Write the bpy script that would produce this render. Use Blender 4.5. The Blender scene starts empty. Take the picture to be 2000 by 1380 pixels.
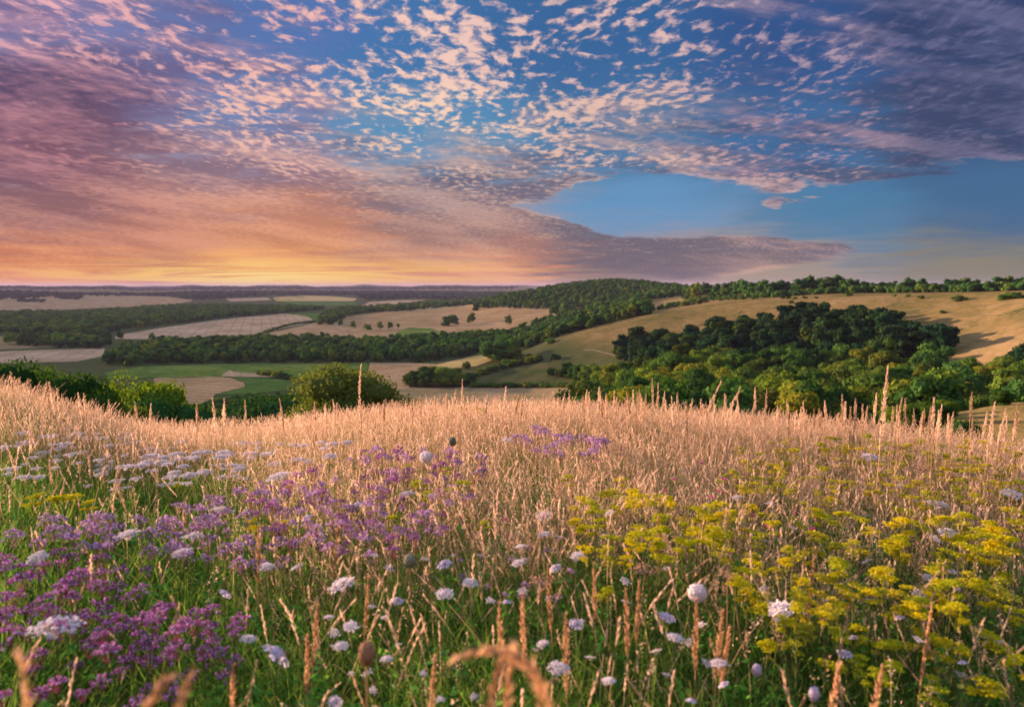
import bpy, math, random
import numpy as np
from mathutils import Vector, Matrix

R = math.radians
scene = bpy.context.scene
COL = scene.collection
rng = np.random.default_rng(7)
random.seed(7)

# ------------------------------------------------------------------ camera model (photo pixels, 2000 x 1380)
F_PX = 1333.33
PITCH = math.atan(133.0 / F_PX)
EYE = 1.45
CP, SP = math.cos(PITCH), math.sin(PITCH)

def ray(px, py):
    a = (np.asarray(px, float) - 1000.0) / F_PX
    b = (690.0 - np.asarray(py, float)) / F_PX
    return a, CP + b * SP, b * CP - SP          # x, y, z (not normalised)

def project(x, y, z):
    z = z - EYE
    fw = y * CP - z * SP
    up = y * SP + z * CP
    fw = np.where(fw < 1e-3, 1e-3, fw)
    return 1000.0 + F_PX * x / fw, 690.0 - F_PX * up / fw

def srgb(r, g, b):
    def f(c):
        c /= 255.0
        return c / 12.92 if c <= 0.04045 else ((c + 0.055) / 1.055) ** 2.4
    return (f(r), f(g), f(b), 1.0)

SUN_AZ, SUN_EL = R(-60), R(9.0)
SUN_DIR = Vector((math.sin(SUN_AZ) * math.cos(SUN_EL), math.cos(SUN_AZ) * math.cos(SUN_EL), math.sin(SUN_EL)))

# ------------------------------------------------------------------ node helpers
class NT:
    def __init__(self, tree):
        self.t = tree; self.n = tree.nodes; self.l = tree.links
    def new(self, kind, **kw):
        nd = self.n.new(kind)
        for k, v in kw.items(): setattr(nd, k, v)
        return nd
    def put(self, sock, v):
        if isinstance(v, bpy.types.NodeSocket): self.l.new(v, sock)
        elif v is not None: sock.default_value = v
    def m(self, op, a, b=None, c=None, clamp=False):
        nd = self.new('ShaderNodeMath', operation=op, use_clamp=clamp)
        self.put(nd.inputs[0], a)
        if b is not None: self.put(nd.inputs[1], b)
        if c is not None: self.put(nd.inputs[2], c)
        return nd.outputs[0]
    def vm(self, op, a, b=None, c=None, scale=None):
        nd = self.new('ShaderNodeVectorMath', operation=op)
        self.put(nd.inputs[0], a)
        if b is not None: self.put(nd.inputs[1], b)
        if c is not None: self.put(nd.inputs[2], c)
        if scale is not None: self.put(nd.inputs['Scale'], scale)
        return nd.outputs['Value'] if op in ('DOT_PRODUCT', 'LENGTH') else nd.outputs[0]
    def xyz(self, v):
        nd = self.new('ShaderNodeSeparateXYZ'); self.put(nd.inputs[0], v); return nd.outputs
    def comb(self, x, y, z):
        nd = self.new('ShaderNodeCombineXYZ')
        for i, v in enumerate((x, y, z)): self.put(nd.inputs[i], v)
        return nd.outputs[0]
    def noise(self, vec, scale, detail=4, rough=0.55, dist=0.0, color=False, dim='3D'):
        nd = self.new('ShaderNodeTexNoise', noise_dimensions=dim)
        self.put(nd.inputs['Vector'], vec); self.put(nd.inputs['Scale'], scale)
        nd.inputs['Detail'].default_value = detail; nd.inputs['Roughness'].default_value = rough
        nd.inputs['Distortion'].default_value = dist
        return nd.outputs[1] if color else nd.outputs[0]
    def step(self, v, a, b, lo=0.0, hi=1.0):
        nd = self.new('ShaderNodeMapRange', interpolation_type='SMOOTHSTEP')
        for i, x in enumerate((v, a, b, lo, hi)): self.put(nd.inputs[i], x)
        return nd.outputs[0]
    def mix(self, f, a, b, blend='MIX'):
        nd = self.new('ShaderNodeMix', data_type='RGBA', blend_type=blend)
        self.put(nd.inputs[0], f); self.put(nd.inputs[6], a); self.put(nd.inputs[7], b)
        return nd.outputs[2]
    def ramp(self, f, stops, interp='LINEAR'):
        nd = self.new('ShaderNodeValToRGB'); cr = nd.color_ramp; cr.interpolation = interp
        while len(cr.elements) < len(stops): cr.elements.new(0.5)
        for e, (p, c) in zip(cr.elements, stops):
            e.position = p; e.color = c if len(c) == 4 else (*c, 1)
        self.put(nd.inputs[0], f)
        return nd.outputs[0]

# ------------------------------------------------------------------ sky
def build_sky():
    w = bpy.data.worlds.new("World"); scene.world = w; w.use_nodes = True
    nt = NT(w.node_tree); nt.n.clear()
    out = nt.new('ShaderNodeOutputWorld'); bg = nt.new('ShaderNodeBackground')
    nt.l.new(bg.outputs[0], out.inputs[0])
    sky = nt.new('ShaderNodeTexSky', sky_type='NISHITA', sun_disc=False, sun_elevation=SUN_EL,
                 sun_rotation=SUN_AZ, altitude=100, air_density=1.3, dust_density=1.5, ozone_density=2.0)
    tc = nt.new('ShaderNodeTexCoord')
    d = nt.vm('NORMALIZE', tc.outputs['Generated'])
    dx, dy, dz = nt.xyz(d)
    ay = nt.m('MAXIMUM', nt.m('ABSOLUTE', dy), 0.3)
    X = nt.m('DIVIDE', dx, ay)
    Z = nt.m('MAXIMUM', nt.m('DIVIDE', dz, ay), 0.0)
    # wobble so that the big colour areas have uneven borders
    zz = nt.m('MAXIMUM', dz, 0.0)
    den = nt.m('ADD', zz, 0.045)
    P = nt.comb(nt.m('DIVIDE', dx, den), nt.m('DIVIDE', dy, den), 0.0)
    wob = nt.noise(P, 0.9, 4, 0.6, color=True, dim='2D')
    wx, wz, _ = nt.xyz(wob)
    Xw = nt.m('MULTIPLY_ADD', nt.m('SUBTRACT', wx, 0.5), 0.22, X)
    Zw = nt.m('MULTIPLY_ADD', nt.m('SUBTRACT', wz, 0.5), 0.07, Z)
    PTS = [  # px, py, clear sky, shaded cloud, lit cloud, puff cover, sheet cover
        (60, 40, (125,125,180), (132,118,162), (235,176,182), .60, .66),
        (80, 170, (110,100,150), (98,80,112), (186,132,148), .30, .97),
        (60, 300, (150,125,155), (136,96,116), (205,142,146), .30, .95),
        (80, 420, (200,145,145), (150,110,116), (218,154,142), .22, 1.0),
        (100, 525, (250,185,130), (238,140,96), (255,190,120), .40, .9),
        (300, 130, (105,115,172), (118,108,152), (234,176,174), .58, .70),
        (330, 480, (235,150,110), (196,132,114), (232,160,134), .15, 1.0),
        (520, 50, (75,112,178), (108,112,162), (242,184,176), .62, .42),
        (500, 210, (92,125,182), (126,122,164), (244,192,174), .68, .50),
        (470, 340, (150,150,185), (152,124,140), (236,184,168), .42, .92),
        (560, 450, (236,150,105), (214,144,114), (240,170,134), .2, 1.0),
        (490, 548, (255,180,100), (246,160,92), (255,200,110), .6, .6),
        (800, 90, (58,114,174), (98,126,168), (250,206,188), .58, .12),
        (850, 240, (82,142,188), (100,128,164), (252,212,184), .64, .28),
        (880, 350, (105,150,190), (112,114,138), (226,184,166), .42, .85),
        (880, 460, (190,150,140), (156,126,126), (206,164,148), .3, 1.0),
        (900, 545, (250,170,115), (236,148,112), (250,185,135), .4, .9),
        (1150, 80, (46,98,156), (84,112,158), (232,192,184), .60, .18),
        (1180, 260, (64,118,166), (92,112,146), (232,190,172), .54, .5),
        (1250, 420, (86,150,202), (118,114,132), (240,196,172), .35, .95),
        (1250, 520, (190,150,135), (118,108,120), (176,146,142), .3, 1.0),
        (1500, 80, (42,80,140), (60,84,134), (188,160,174), .50, .42),
        (1550, 270, (56,104,158), (74,98,138), (196,156,166), .46, .62),
        (1600, 420, (64,126,172), (96,104,132), (226,180,168), .40, .9),
        (1500, 540, (172,152,134), (140,122,126), (214,168,150), .3, .9),
        (1900, 60, (46,68,118), (60,74,116), (116,116,150), .30, .72),
        (1920, 220, (52,82,130), (68,80,116), (112,112,142), .30, .92),
        (1950, 400, (52,102,150), (70,84,120), (150,130,150), .2, .8),
        (1900, 540, (140,132,114), (120,110,110), (180,150,140), .1, .1),
    ]
    sw = None; acc = [None, None, None, None]
    for (px, py, c0, c1, c2, pc, sc) in PTS:
        rx, ry, rz = ray(px, py)
        X0, Z0 = float(rx / ry), float(rz / ry)
        ddx = nt.m('MULTIPLY', nt.m('SUBTRACT', Xw, X0), 1 / 0.17)
        ddz = nt.m('MULTIPLY', nt.m('SUBTRACT', Zw, Z0), 1 / 0.085)
        d2 = nt.m('MULTIPLY_ADD', ddx, ddx, nt.m('MULTIPLY_ADD', ddz, ddz, 1.0))
        wgt = nt.m('POWER', d2, -4.0)
        sw = wgt if sw is None else nt.m('ADD', sw, wgt)
        for k, c in enumerate((srgb(*c0)[:3], srgb(*c1)[:3], srgb(*c2)[:3], (pc, sc, 0))):
            acc[k] = nt.vm('MULTIPLY', nt.comb(wgt, wgt, wgt), c) if acc[k] is None else \
                nt.vm('MULTIPLY_ADD', nt.comb(wgt, wgt, wgt), c, acc[k])
    inv = nt.m('DIVIDE', 1.0, sw)
    clear, shade, lit, cov = [nt.vm('SCALE', a, scale=inv) for a in acc]
    pc, sc, _ = nt.xyz(cov)
    clear = nt.mix(0.12, clear, nt.vm('SCALE', sky.outputs[0], scale=0.10))
    # the wedge of open sky above the long grey bank
    def zof(px, py):
        rx, ry, rz = ray(px, py); return float(rx / ry), float(rz / ry)
    def curve(pts):
        st = []
        for px, py in pts:
            x, z = zof(px, py); st.append(((x + 1.0) / 2.0, (z * 2, z * 2, z * 2)))
        c = nt.ramp(nt.m('MULTIPLY_ADD', X, 0.5, 0.5), st)
        return nt.m('MULTIPLY', nt.xyz(c)[0], 0.5)
    up = curve([(900, 500), (1000, 412), (1060, 385), (1130, 350), (1300, 338), (1420, 345), (1520, 368), (1700, 335), (2000, 285), (2300, 250)])
    lo = curve([(900, 330), (1000, 405), (1100, 432), (1200, 466), (1290, 472), (1400, 462), (1520, 470), (1660, 481), (1760, 560), (2300, 600)])
    lo2 = curve([(880, 600), (1250, 572), (1380, 540), (1500, 520), (1600, 503), (1665, 485), (1760, 476), (2000, 460), (2300, 450)])
    edge = nt.noise(nt.comb(nt.m('MULTIPLY', X, 9.0), nt.m('MULTIPLY', Z, 40.0), 0.0), 1.0, 5, 0.6, dim='2D')
    en = nt.m('MULTIPLY', nt.m('SUBTRACT', edge, 0.5), 0.055)
    eu = nt.m('MULTIPLY', nt.m('SUBTRACT', nt.noise(nt.comb(nt.m('MULTIPLY', X, 5.0), nt.m('MULTIPLY', Z, 22.0), 3.7), 1.0, 6, 0.62, dim='3D'), 0.5), 0.13)
    Ze = nt.m('ADD', Z, en)
    below_up = nt.step(nt.m('SUBTRACT', up, nt.m('ADD', eu, Z)), -0.002, 0.010)
    above_lo = nt.step(nt.m('SUBTRACT', nt.m('MULTIPLY_ADD', en, 0.45, Z), lo), -0.001, 0.0045)
    below_lo2 = nt.step(nt.m('SUBTRACT', lo2, nt.m('MULTIPLY_ADD', en, 0.3, Z)), -0.003, 0.010)
    opened = nt.m('MULTIPLY', below_up, nt.m('MAXIMUM', above_lo, below_lo2), clamp=True)
    keep = nt.m('SUBTRACT', 1.0, opened)
    # cloud texture on a high flat layer
    warp = nt.vm('MULTIPLY', nt.vm('SUBTRACT', nt.noise(P, 2.2, 3, 0.5, color=True, dim='2D'), (0.5, 0.5, 0.5)), (0.16, 0.16, 0.0))
    PW = nt.vm('ADD', P, warp)
    def puffs(vec):
        q = nt.vm('MULTIPLY', vec, (15.5, 10.5, 1.0))
        return nt.noise(q, 1.0, 6, 0.58, dim='2D')
    a = puffs(PW)
    off = (SUN_DIR.x * 0.035, SUN_DIR.y * 0.035, 0)
    b = puffs(nt.vm('ADD', PW, off))
    big = nt.noise(PW, 1.7, 3, 0.5, dim='2D')
    dens = nt.m('MULTIPLY_ADD', nt.m('SUBTRACT', big, 0.5), 0.75, a)
    dens = nt.m('MULTIPLY_ADD', pc, 0.42, dens)
    puff = nt.step(dens, 0.70, 0.96)
    emb = nt.m('MULTIPLY_ADD', nt.m('SUBTRACT', a, b), 3.6, nt.step(dens, .70, 1.0, .35, .95), clamp=True)
    # the softer sheet under the puffs
    qs = nt.vm('MULTIPLY', PW, (2.6, 3.4, 1.0))
    s1 = nt.noise(qs, 1.0, 6, 0.55, dim='2D')
    q2 = nt.comb(nt.m('MULTIPLY', X, 3.2), nt.m('MULTIPLY_ADD', X, 4.0, nt.m('MULTIPLY', Z, 26.0)), 0.0)
    s2 = nt.noise(q2, 1.0, 6, 0.6, dim='2D')
    sh = nt.m('ADD', nt.m('MULTIPLY', s1, 0.6), nt.m('MULTIPLY', s2, 0.4))
    sheet = nt.step(nt.m('MULTIPLY_ADD', sc, 0.62, sh), 0.70, 1.02)
    var = nt.m('MULTIPLY_ADD', nt.m('SUBTRACT', s2, 0.5), 2.4, nt.m('MULTIPLY', nt.m('SUBTRACT', a, 0.5), 1.1))
    shade_v = nt.mix(nt.m('ADD', nt.m('MULTIPLY', var, 1.7), 0.36, clamp=True), nt.vm('SCALE', shade, scale=0.84), nt.mix(0.5, shade, lit))
    col = nt.mix(nt.m('MULTIPLY', sheet, keep), clear, shade_v)
    litc = nt.mix(emb, nt.mix(0.5, shade, lit), nt.vm('SCALE', lit, scale=1.04))
    pstr = nt.m('MULTIPLY', nt.m('MULTIPLY', puff, keep), nt.step(pc, 0.12, 0.66, 0.25, 0.95))
    col = nt.mix(pstr, col, litc)
    # bright rim on the edge of the bank toward the open sky
    rim = nt.m('MULTIPLY', nt.m('MULTIPLY', opened, keep), nt.step(s2, 0.42, 0.7, 0.15, 3.0), clamp=True)
    col = nt.mix(rim, col, nt.vm('SCALE', lit, scale=1.03))
    # glowing streaks over the horizon where the sun is going down
    q3 = nt.comb(nt.m('MULTIPLY', X, 3.0), nt.m('MULTIPLY', Z, 95.0), 0.0)
    st = nt.noise(q3, 1.0, 5, 0.65, 0.8, dim='2D')
    gx = nt.m('SUBTRACT', X, -0.37)
    gz = nt.m('SUBTRACT', Z, 0.013)
    gw = nt.m('MULTIPLY_ADD', nt.m('MULTIPLY', gx, gx), -9.0, nt.m('MULTIPLY', nt.m('MULTIPLY', gz, gz), -2200.0))
    gw = nt.m('EXPONENT', gw)
    gs = nt.m('MULTIPLY', nt.step(st, 0.40, 0.58), nt.m('MULTIPLY', gw, 1.0))
    col = nt.mix(gs, col, (1.0, 0.60, 0.15, 1))
    gw2 = nt.m('EXPONENT', nt.m('MULTIPLY_ADD', nt.m('MULTIPLY', gx, gx), -22.0, nt.m('MULTIPLY', nt.m('MULTIPLY', gz, gz), -500.0)))
    col = nt.mix(nt.m('MULTIPLY', gw2, 0.22), col, (1.0, 0.40, 0.09, 1))
    gx3 = nt.m('SUBTRACT', X, -0.375)
    gz3 = nt.m('SUBTRACT', Z, 0.016)
    gw3 = nt.m('EXPONENT', nt.m('MULTIPLY_ADD', nt.m('MULTIPLY', gx3, gx3), -75.0, nt.m('MULTIPLY', nt.m('MULTIPLY', gz3, gz3), -4500.0)))
    col = nt.mix(nt.m('MULTIPLY', gw3, nt.step(st, 0.36, 0.54, .25, .95)), col, (1.0, 0.72, 0.24, 1))
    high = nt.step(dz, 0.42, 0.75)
    col = nt.mix(high, col, (0.50, 0.60, 0.84, 1))  # brighter, bluer zenith above the view, added as cool fill light
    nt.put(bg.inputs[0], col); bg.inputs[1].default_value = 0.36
    w.cycles.sampling_method = 'MANUAL'; w.cycles.sample_map_resolution = 512
    return bg
SKY_BG = build_sky()

def build_sun():
    l = bpy.data.lights.new('sun', 'SUN'); l.energy = 5.0; l.angle = R(1.0); l.color = (1.0, 0.60, 0.42)
    o = bpy.data.objects.new('sun', l); COL.objects.link(o)
    o.rotation_euler = SUN_DIR.to_track_quat('Z', 'Y').to_euler()
    o.location = (-20, 20, 30)
build_sun()

def build_camera():
    c = bpy.data.cameras.new('camera'); c.sensor_width = 36; c.lens = 24.0
    c.clip_start = 0.05; c.clip_end = 60000
    c.dof.use_dof = True; c.dof.focus_distance = 9.0; c.dof.aperture_fstop = 2.6
    o = bpy.data.objects.new('camera', c); COL.objects.link(o)
    o.location = (0, 0, EYE); o.rotation_euler = (R(90) - PITCH, 0, 0)
    scene.camera = o
build_camera()
scene.view_settings.view_transform = 'Standard'
scene.view_settings.look = 'None'
scene.view_settings.exposure = 1.47
scene.view_settings.gamma = 1.0
scene.render.resolution_x = 1024; scene.render.resolution_y = 706
# ------------------------------------------------------------------ mesh helpers (numpy)
def make_mesh(name, V, faces, attrs=None, smooth=False):
    """V (n,3); faces: list of int arrays (m,k); attrs {name: (n,) float} on points."""
    me = bpy.data.meshes.new(name)
    V = np.ascontiguousarray(V, np.float32)
    me.vertices.add(len(V)); me.vertices.foreach_set('co', V.ravel())
    faces = [np.asarray(f, np.int32) for f in faces if len(f)]
    loops = np.concatenate([f.ravel() for f in faces])
    tot = np.concatenate([np.full(len(f), f.shape[1], np.int32) for f in faces])
    start = np.concatenate([[0], np.cumsum(tot)[:-1]]).astype(np.int32)
    me.loops.add(len(loops)); me.loops.foreach_set('vertex_index', loops)
    me.polygons.add(len(tot)); me.polygons.foreach_set('loop_start', start); me.polygons.foreach_set('loop_total', tot)
    if smooth: me.polygons.foreach_set('use_smooth', np.ones(len(tot), bool))
    for k, a in (attrs or {}).items():
        at = me.attributes.new(k, 'FLOAT', 'POINT'); at.data.foreach_set('value', np.ascontiguousarray(a, np.float32))
    me.update(calc_edges=True)
    return me

def link(name, me, mat=None, parent=None, loc=None):
    o = bpy.data.objects.new(name, me); COL.objects.link(o)
    if me is not None and mat is not None and len(me.materials) == 0: me.materials.append(mat)
    if parent is not None: o.parent = parent
    if loc is not None: o.location = loc
    return o

def tag(o, label=None, cat=None, group=None, kind=None):
    for k, v in (('label', label), ('category', cat), ('group', group), ('kind', kind)):
        if v: o[k] = v
    return o

# ------------------------------------------------------------------ ground relief
#  one column per photo column: 15 knots (distance, height or ('p', photo row where that ground shows))
def P(y): return ('p', y)
FAR = lambda a, b, c: [(6000, P(a)), (12000, P(b)), (30000, P(c))]
COLS = {
 -330: [(3, -.02), (12, -.10), (30, -5.0), (65, -17), (160, -45), (300, -74), (420, -90), (620, -99), (820, -100), (1050, -100), (1500, -100), (2200, -97), (3500, P(600))] + FAR(571, 563, 559.5),
 0:   [(3, -.06), (11, -.30), (30, -5.0), (65, -17), (160, -45), (300, -75), (420, -92), (620, -100), (820, -101), (1050, -101), (1500, -100), (2200, -97), (3500, P(604))] + FAR(571, 563, 559.5),
 130: [(3, -.12), (9.6, -.46), (30, -5.6), (65, -17), (160, -45), (300, -75), (420, -92), (620, -100), (820, -101), (1050, -101), (1500, -100), (2200, -96), (3500, P(602))] + FAR(571, 563, 559.5),
 300: [(3, -.16), (8.4, -.62), (30, -6.0), (65, -17), (160, -45), (300, -75), (420, -92), (620, -100), (820, -101), (1050, -101), (1500, -99), (2200, P(622)), (3500, P(598))] + FAR(572, 563, 559.0),
 480: [(3, -.17), (8.0, -.62), (30, -6.0), (65, -17), (160, -45), (300, -74), (420, -90), (620, -100), (820, -101), (1050, -101), (1500, P(652)), (2200, P(617)), (3500, P(594))] + FAR(572, 563, 558.7),
 640: [(3, -.17), (8.0, -.57), (30, -5.8), (65, -16), (160, -44), (300, -74), (420, -88), (620, -100), (820, -100), (1050, -100), (1500, P(648)), (2200, P(614)), (3500, P(592))] + FAR(572, 563, 558.7),
 780: [(3, -.17), (8.0, -.52), (30, -5.6), (65, -16), (160, -44), (300, -74), (420, -88), (620, -100), (820, P(722)), (1050, -97), (1500, P(645)), (2200, P(606)), (3500, P(590))] + FAR(572, 562, 558.7),
 900: [(3, -.17), (8.0, -.50), (30, -5.6), (65, -16), (160, -44), (300, -74), (430, -90), (620, -99), (820, P(710)), (1050, -94), (1500, P(640)), (2200, P(600)), (3500, -84)] + FAR(573, 562, 558.7),
 1000: [(3, -.17), (8.0, -.50), (30, -5.6), (65, -16), (160, -44), (300, -72), (430, -90), (620, -98), (830, P(691)), (1050, P(671)), (1500, P(628)), (2150, P(578)), (3500, -60)] + FAR(574, 562, 558.7),
 1100: [(3, -.17), (8.0, -.50), (30, -5.8), (65, -16), (160, -44), (300, -66), (430, -86), (620, P(752)), (840, P(656)), (1050, P(650)), (1500, P(614)), (2150, P(562)), (3500, -40)] + FAR(574, 562, 558.7),
 1200: [(3, -.18), (8.2, -.54), (30, -6.2), (65, -16), (160, -43), (300, -58), (425, -72), (620, P(714)), (840, P(630)), (1050, P(628)), (1500, P(597)), (2150, P(553)), (3500, -36)] + FAR(574, 562, 558.7),
 1340: [(3, -.19), (8.5, -.60), (30, -6.4), (65, -16), (160, -42), (300, -56), (420, -64), (620, P(680)), (850, P(602)), (1050, -32), (1400, P(580)), (2150, P(564)), (3500, -30)] + FAR(574, 562, 558.7),
 1500: [(3, -.22), (9.0, -.70), (30, -6.8), (65, -15.5), (160, -41), (300, -54), (420, -62), (600, P(656)), (830, P(583)), (1000, -13), (1400, -16), (2150, -22), (3500, -28)] + FAR(574, 562, 558.7),
 1640: [(3, -.24), (9.4, -.76), (30, -7.2), (65, -13.5), (160, -40), (300, -53), (410, -60), (570, P(646)), (780, P(576)), (960, -7), (1400, -12), (2150, -20), (3500, -26)] + FAR(574, 562, 558.7),
 1780: [(3, -.26), (9.8, -.82), (30, -7.4), (66, -10.9), (160, -38), (300, -51), (395, -56), (550, P(640)), (730, P(573)), (900, -5), (1400, -10), (2150, -18), (3500, -26)] + FAR(574, 562, 558.7),
 1900: [(3, -.28), (10, -.86), (30, -7.2), (72, -9.7), (160, -34), (290, -46), (380, -49), (520, P(640)), (680, P(571)), (850, -4), (1400, -8), (2150, -16), (3500, -26)] + FAR(574, 562, 558.7),
 2020: [(3, -.30), (10, -.90), (30, -6.8), (80, -9.6), (160, -30), (280, -42), (370, -43), (500, P(630)), (650, P(569)), (800, -3), (1400, -8), (2150, -16), (3500, -26)] + FAR(574, 562, 558.7),
 2400: [(3, -.34), (10, -.95), (30, -5.5), (80, -7.5), (160, -22), (280, -33), (370, -34), (480, P(612)), (640, P(566)), (800, 0), (1400, -6), (2150, -16), (3500, -26)] + FAR(574, 562, 558.7),
}
def build_relief():
    ths, Rk, Zk = [], [], []
    for px, kn in sorted(COLS.items()):
        a, y0, _ = ray(px, 690.0)
        th = math.atan2(a, y0 / CP)        # azimuth of the column at the horizon row
        rr, zz = [], []
        for r, z in kn:
            if isinstance(z, tuple):
                # row at this azimuth: find the slope of the view ray
                b = (690.0 - z[1]) / F_PX
                dy, dz = CP + b * SP, b * CP - SP
                # same azimuth: horizontal length is dy/cos(th)
                z = EYE + r * dz / (dy / math.cos(th))
            rr.append(r); zz.append(z)
        ths.append(th); Rk.append(rr); Zk.append(zz)
    # round the back: our own down, gently rolling
    back = [(3, 0), (10, 0.1), (30, .3), (65, .2), (160, -2), (300, -6), (420, -9), (620, -12), (820, -14), (1050, -18), (1500, -22), (2200, -26), (3500, -30), (6000, -35), (12000, -40), (30000, -40)]
    left = [(3, 0), (11, .1), (30, -1.5), (65, -7), (160, -24), (300, -45), (420, -60), (620, -78), (820, -88), (1050, -94), (1500, -96), (2200, -94), (3500, -90), (6000, -70), (12000, -60), (30000, -50)]
    right = [(3, -.2), (10, -.5), (30, -2.5), (80, -5), (160, -14), (280, -22), (370, -24), (480, -16), (640, -6), (800, 0), (1400, -2), (2150, -12), (3500, -20), (6000, -30), (12000, -40), (30000, -40)]
    for th, kn, first in ((-math.pi, back, 1), (R(-130), back, 1), (R(-75), left, 1), (R(80), right, 0), (R(130), back, 0), (math.pi, back, 0)):
        i = int(np.searchsorted(ths, th))
        ths.insert(i, th); Rk.insert(i, [k[0] for k in kn]); Zk.insert(i, [k[1] for k in kn])
    ths = np.array(ths); Rk = np.log(np.array(Rk, float)); Zk = np.array(Zk, float)
    TH = np.concatenate([np.linspace(-math.pi, R(-52), 60, endpoint=False), np.linspace(R(-52), R(52), 720), np.linspace(R(52), math.pi, 61)[1:]])
    def pchip_m(x, y):
        h = np.diff(x); d = np.diff(y, axis=0) / (h[:, None] if y.ndim > 1 else h)
        m = np.zeros_like(y); hh = h[:, None] if y.ndim > 1 else h
        w1 = 2 * hh[1:] + hh[:-1]; w2 = hh[1:] + 2 * hh[:-1]
        ok = d[:-1] * d[1:] > 0
        with np.errstate(divide='ignore', invalid='ignore'):
            mm = (w1 + w2) / (w1 / d[:-1] + w2 / d[1:])
        m[1:-1] = np.where(ok, mm, 0); m[0] = d[0]; m[-1] = d[-1]
        return m
    def herm(x, y, m, xq):
        i = np.clip(np.searchsorted(x, xq) - 1, 0, len(x) - 2)
        h = (x[i + 1] - x[i]); t = (xq - x[i]) / h
        if y.ndim > 1: h = h[:, None]; t = t[:, None]
        return ((2*t**3 - 3*t**2 + 1) * y[i] + (t**3 - 2*t**2 + t) * h * m[i] + (-2*t**3 + 3*t**2) * y[i+1] + (t**3 - t**2) * h * m[i+1])
    RQ = herm(ths, Rk, pchip_m(ths, Rk), TH); ZQ = herm(ths, Zk, pchip_m(ths, Zk), TH)
    LR = np.linspace(math.log(0.35), math.log(29500), 440)
    H = np.zeros((len(TH), len(LR)))
    for i in range(len(TH)):
        x = np.concatenate([[math.log(0.3)], RQ[i]]); y = np.concatenate([[0.0], ZQ[i]])
        H[i] = herm(x, y, pchip_m(x, y), LR)
    # small unevenness in the turf and the fields
    r = np.exp(LR)[None, :]; xx = np.sin(TH)[:, None] * r; yy = np.cos(TH)[:, None] * r
    amp = np.clip((r - 60) / 500, 0, 1) * 0.7
    H += amp * (np.sin(xx / 41 + 1.3) * np.cos(yy / 53 + .4) + .5 * np.sin(xx / 17 + yy / 23))
    H += np.clip((r - 7000) / 5000, 0, 1) * (26 * np.sin(TH * 23)[:, None] * np.sin(r / 2600 + 1) + 18 * np.sin(TH * 57 + 1)[:, None] + 9 * np.sin(TH * 140)[:, None] + 14)
    a2 = 0.02 * np.clip(r / 3, 0, 1) * np.clip(40 / r, 0, 1)
    H += a2 * (np.sin(xx * 1.9 + .3) * np.cos(yy * 2.3) + .6 * np.sin(xx * 4.1 + yy * 3.3))
    return TH, LR, H
TH, LR, HG = build_relief()

def height(x, y):
    x = np.asarray(x, float); y = np.asarray(y, float)
    th = np.arctan2(x, y); lr = np.log(np.maximum(np.hypot(x, y), 0.36))
    i = np.clip(np.searchsorted(TH, th) - 1, 0, len(TH) - 2)
    u = np.clip((th - TH[i]) / (TH[i + 1] - TH[i]), 0, 1)
    s = np.clip((lr - LR[0]) / (LR[1] - LR[0]), 0, len(LR) - 1.001); j = s.astype(int); v = s - j
    return (HG[i, j] * (1-u) * (1-v) + HG[i+1, j] * u * (1-v) + HG[i, j+1] * (1-u) * v + HG[i+1, j+1] * u * v)

RG = np.exp(LR)
def profile(th):
    i = int(np.clip(np.searchsorted(TH, th) - 1, 0, len(TH) - 2)); u = (th - TH[i]) / (TH[i+1] - TH[i])
    return HG[i] * (1 - u) + HG[i + 1] * u
def hit(px, py, rmin=20.0):
    """where the view line through a photo pixel first meets the ground beyond rmin"""
    dx, dy, dz = (float(v) for v in ray(px, py))
    hl = math.hypot(dx, dy); th = math.atan2(dx, dy); sl = dz / hl
    prof = profile(th) - (EYE + RG * sl)
    k0 = int(np.searchsorted(RG, rmin))
    k = np.nonzero(prof[k0:] >= 0)[0]
    if len(k) == 0: return None
    k = k0 + int(k[0])
    if k == k0: r = RG[k]
    else:
        t = prof[k-1] / (prof[k-1] - prof[k]); r = RG[k-1] + (RG[k] - RG[k-1]) * t
    x, y = math.sin(th) * r, math.cos(th) * r
    return x, y, EYE + r * sl, r
def hit_h(px, py, h, rmin=0.6, rmax=30.0):
    """ground point of a plant of height h whose head shows at this photo pixel"""
    dx, dy, dz = (float(v) for v in ray(px, py)); hl = math.hypot(dx, dy)
    r = np.linspace(rmin, rmax, 1500); x = dx / hl * r; y = dy / hl * r; z = EYE + r * dz / hl
    g = height(x, y) + h
    k = np.nonzero(z <= g)[0]
    if len(k) == 0: return None
    k = int(k[0]); return x[k], y[k], float(height(x[k], y[k])), r[k]

def visible_above(x, y, ztop):
    """is a point at height ztop seen over the ground in front of it?"""
    r = math.hypot(x, y); th = math.atan2(x, y); prof = profile(th)
    m = (RG > 4) & (RG < r * 0.97)
    return (ztop - EYE) / r > np.max((prof[m] - EYE) / RG[m]) if m.any() else True

def inpoly(x, y, poly):
    x = np.asarray(x, float); y = np.asarray(y, float); c = np.zeros(x.shape, bool)
    n = len(poly); j = n - 1
    for i in range(n):
        xi, yi = poly[i]; xj, yj = poly[j]
        if yi != yj:
            c ^= ((yi > y) != (yj > y)) & (x < (xj - xi) * (y - yi) / (yj - yi) + xi)
        j = i
    return c

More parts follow.
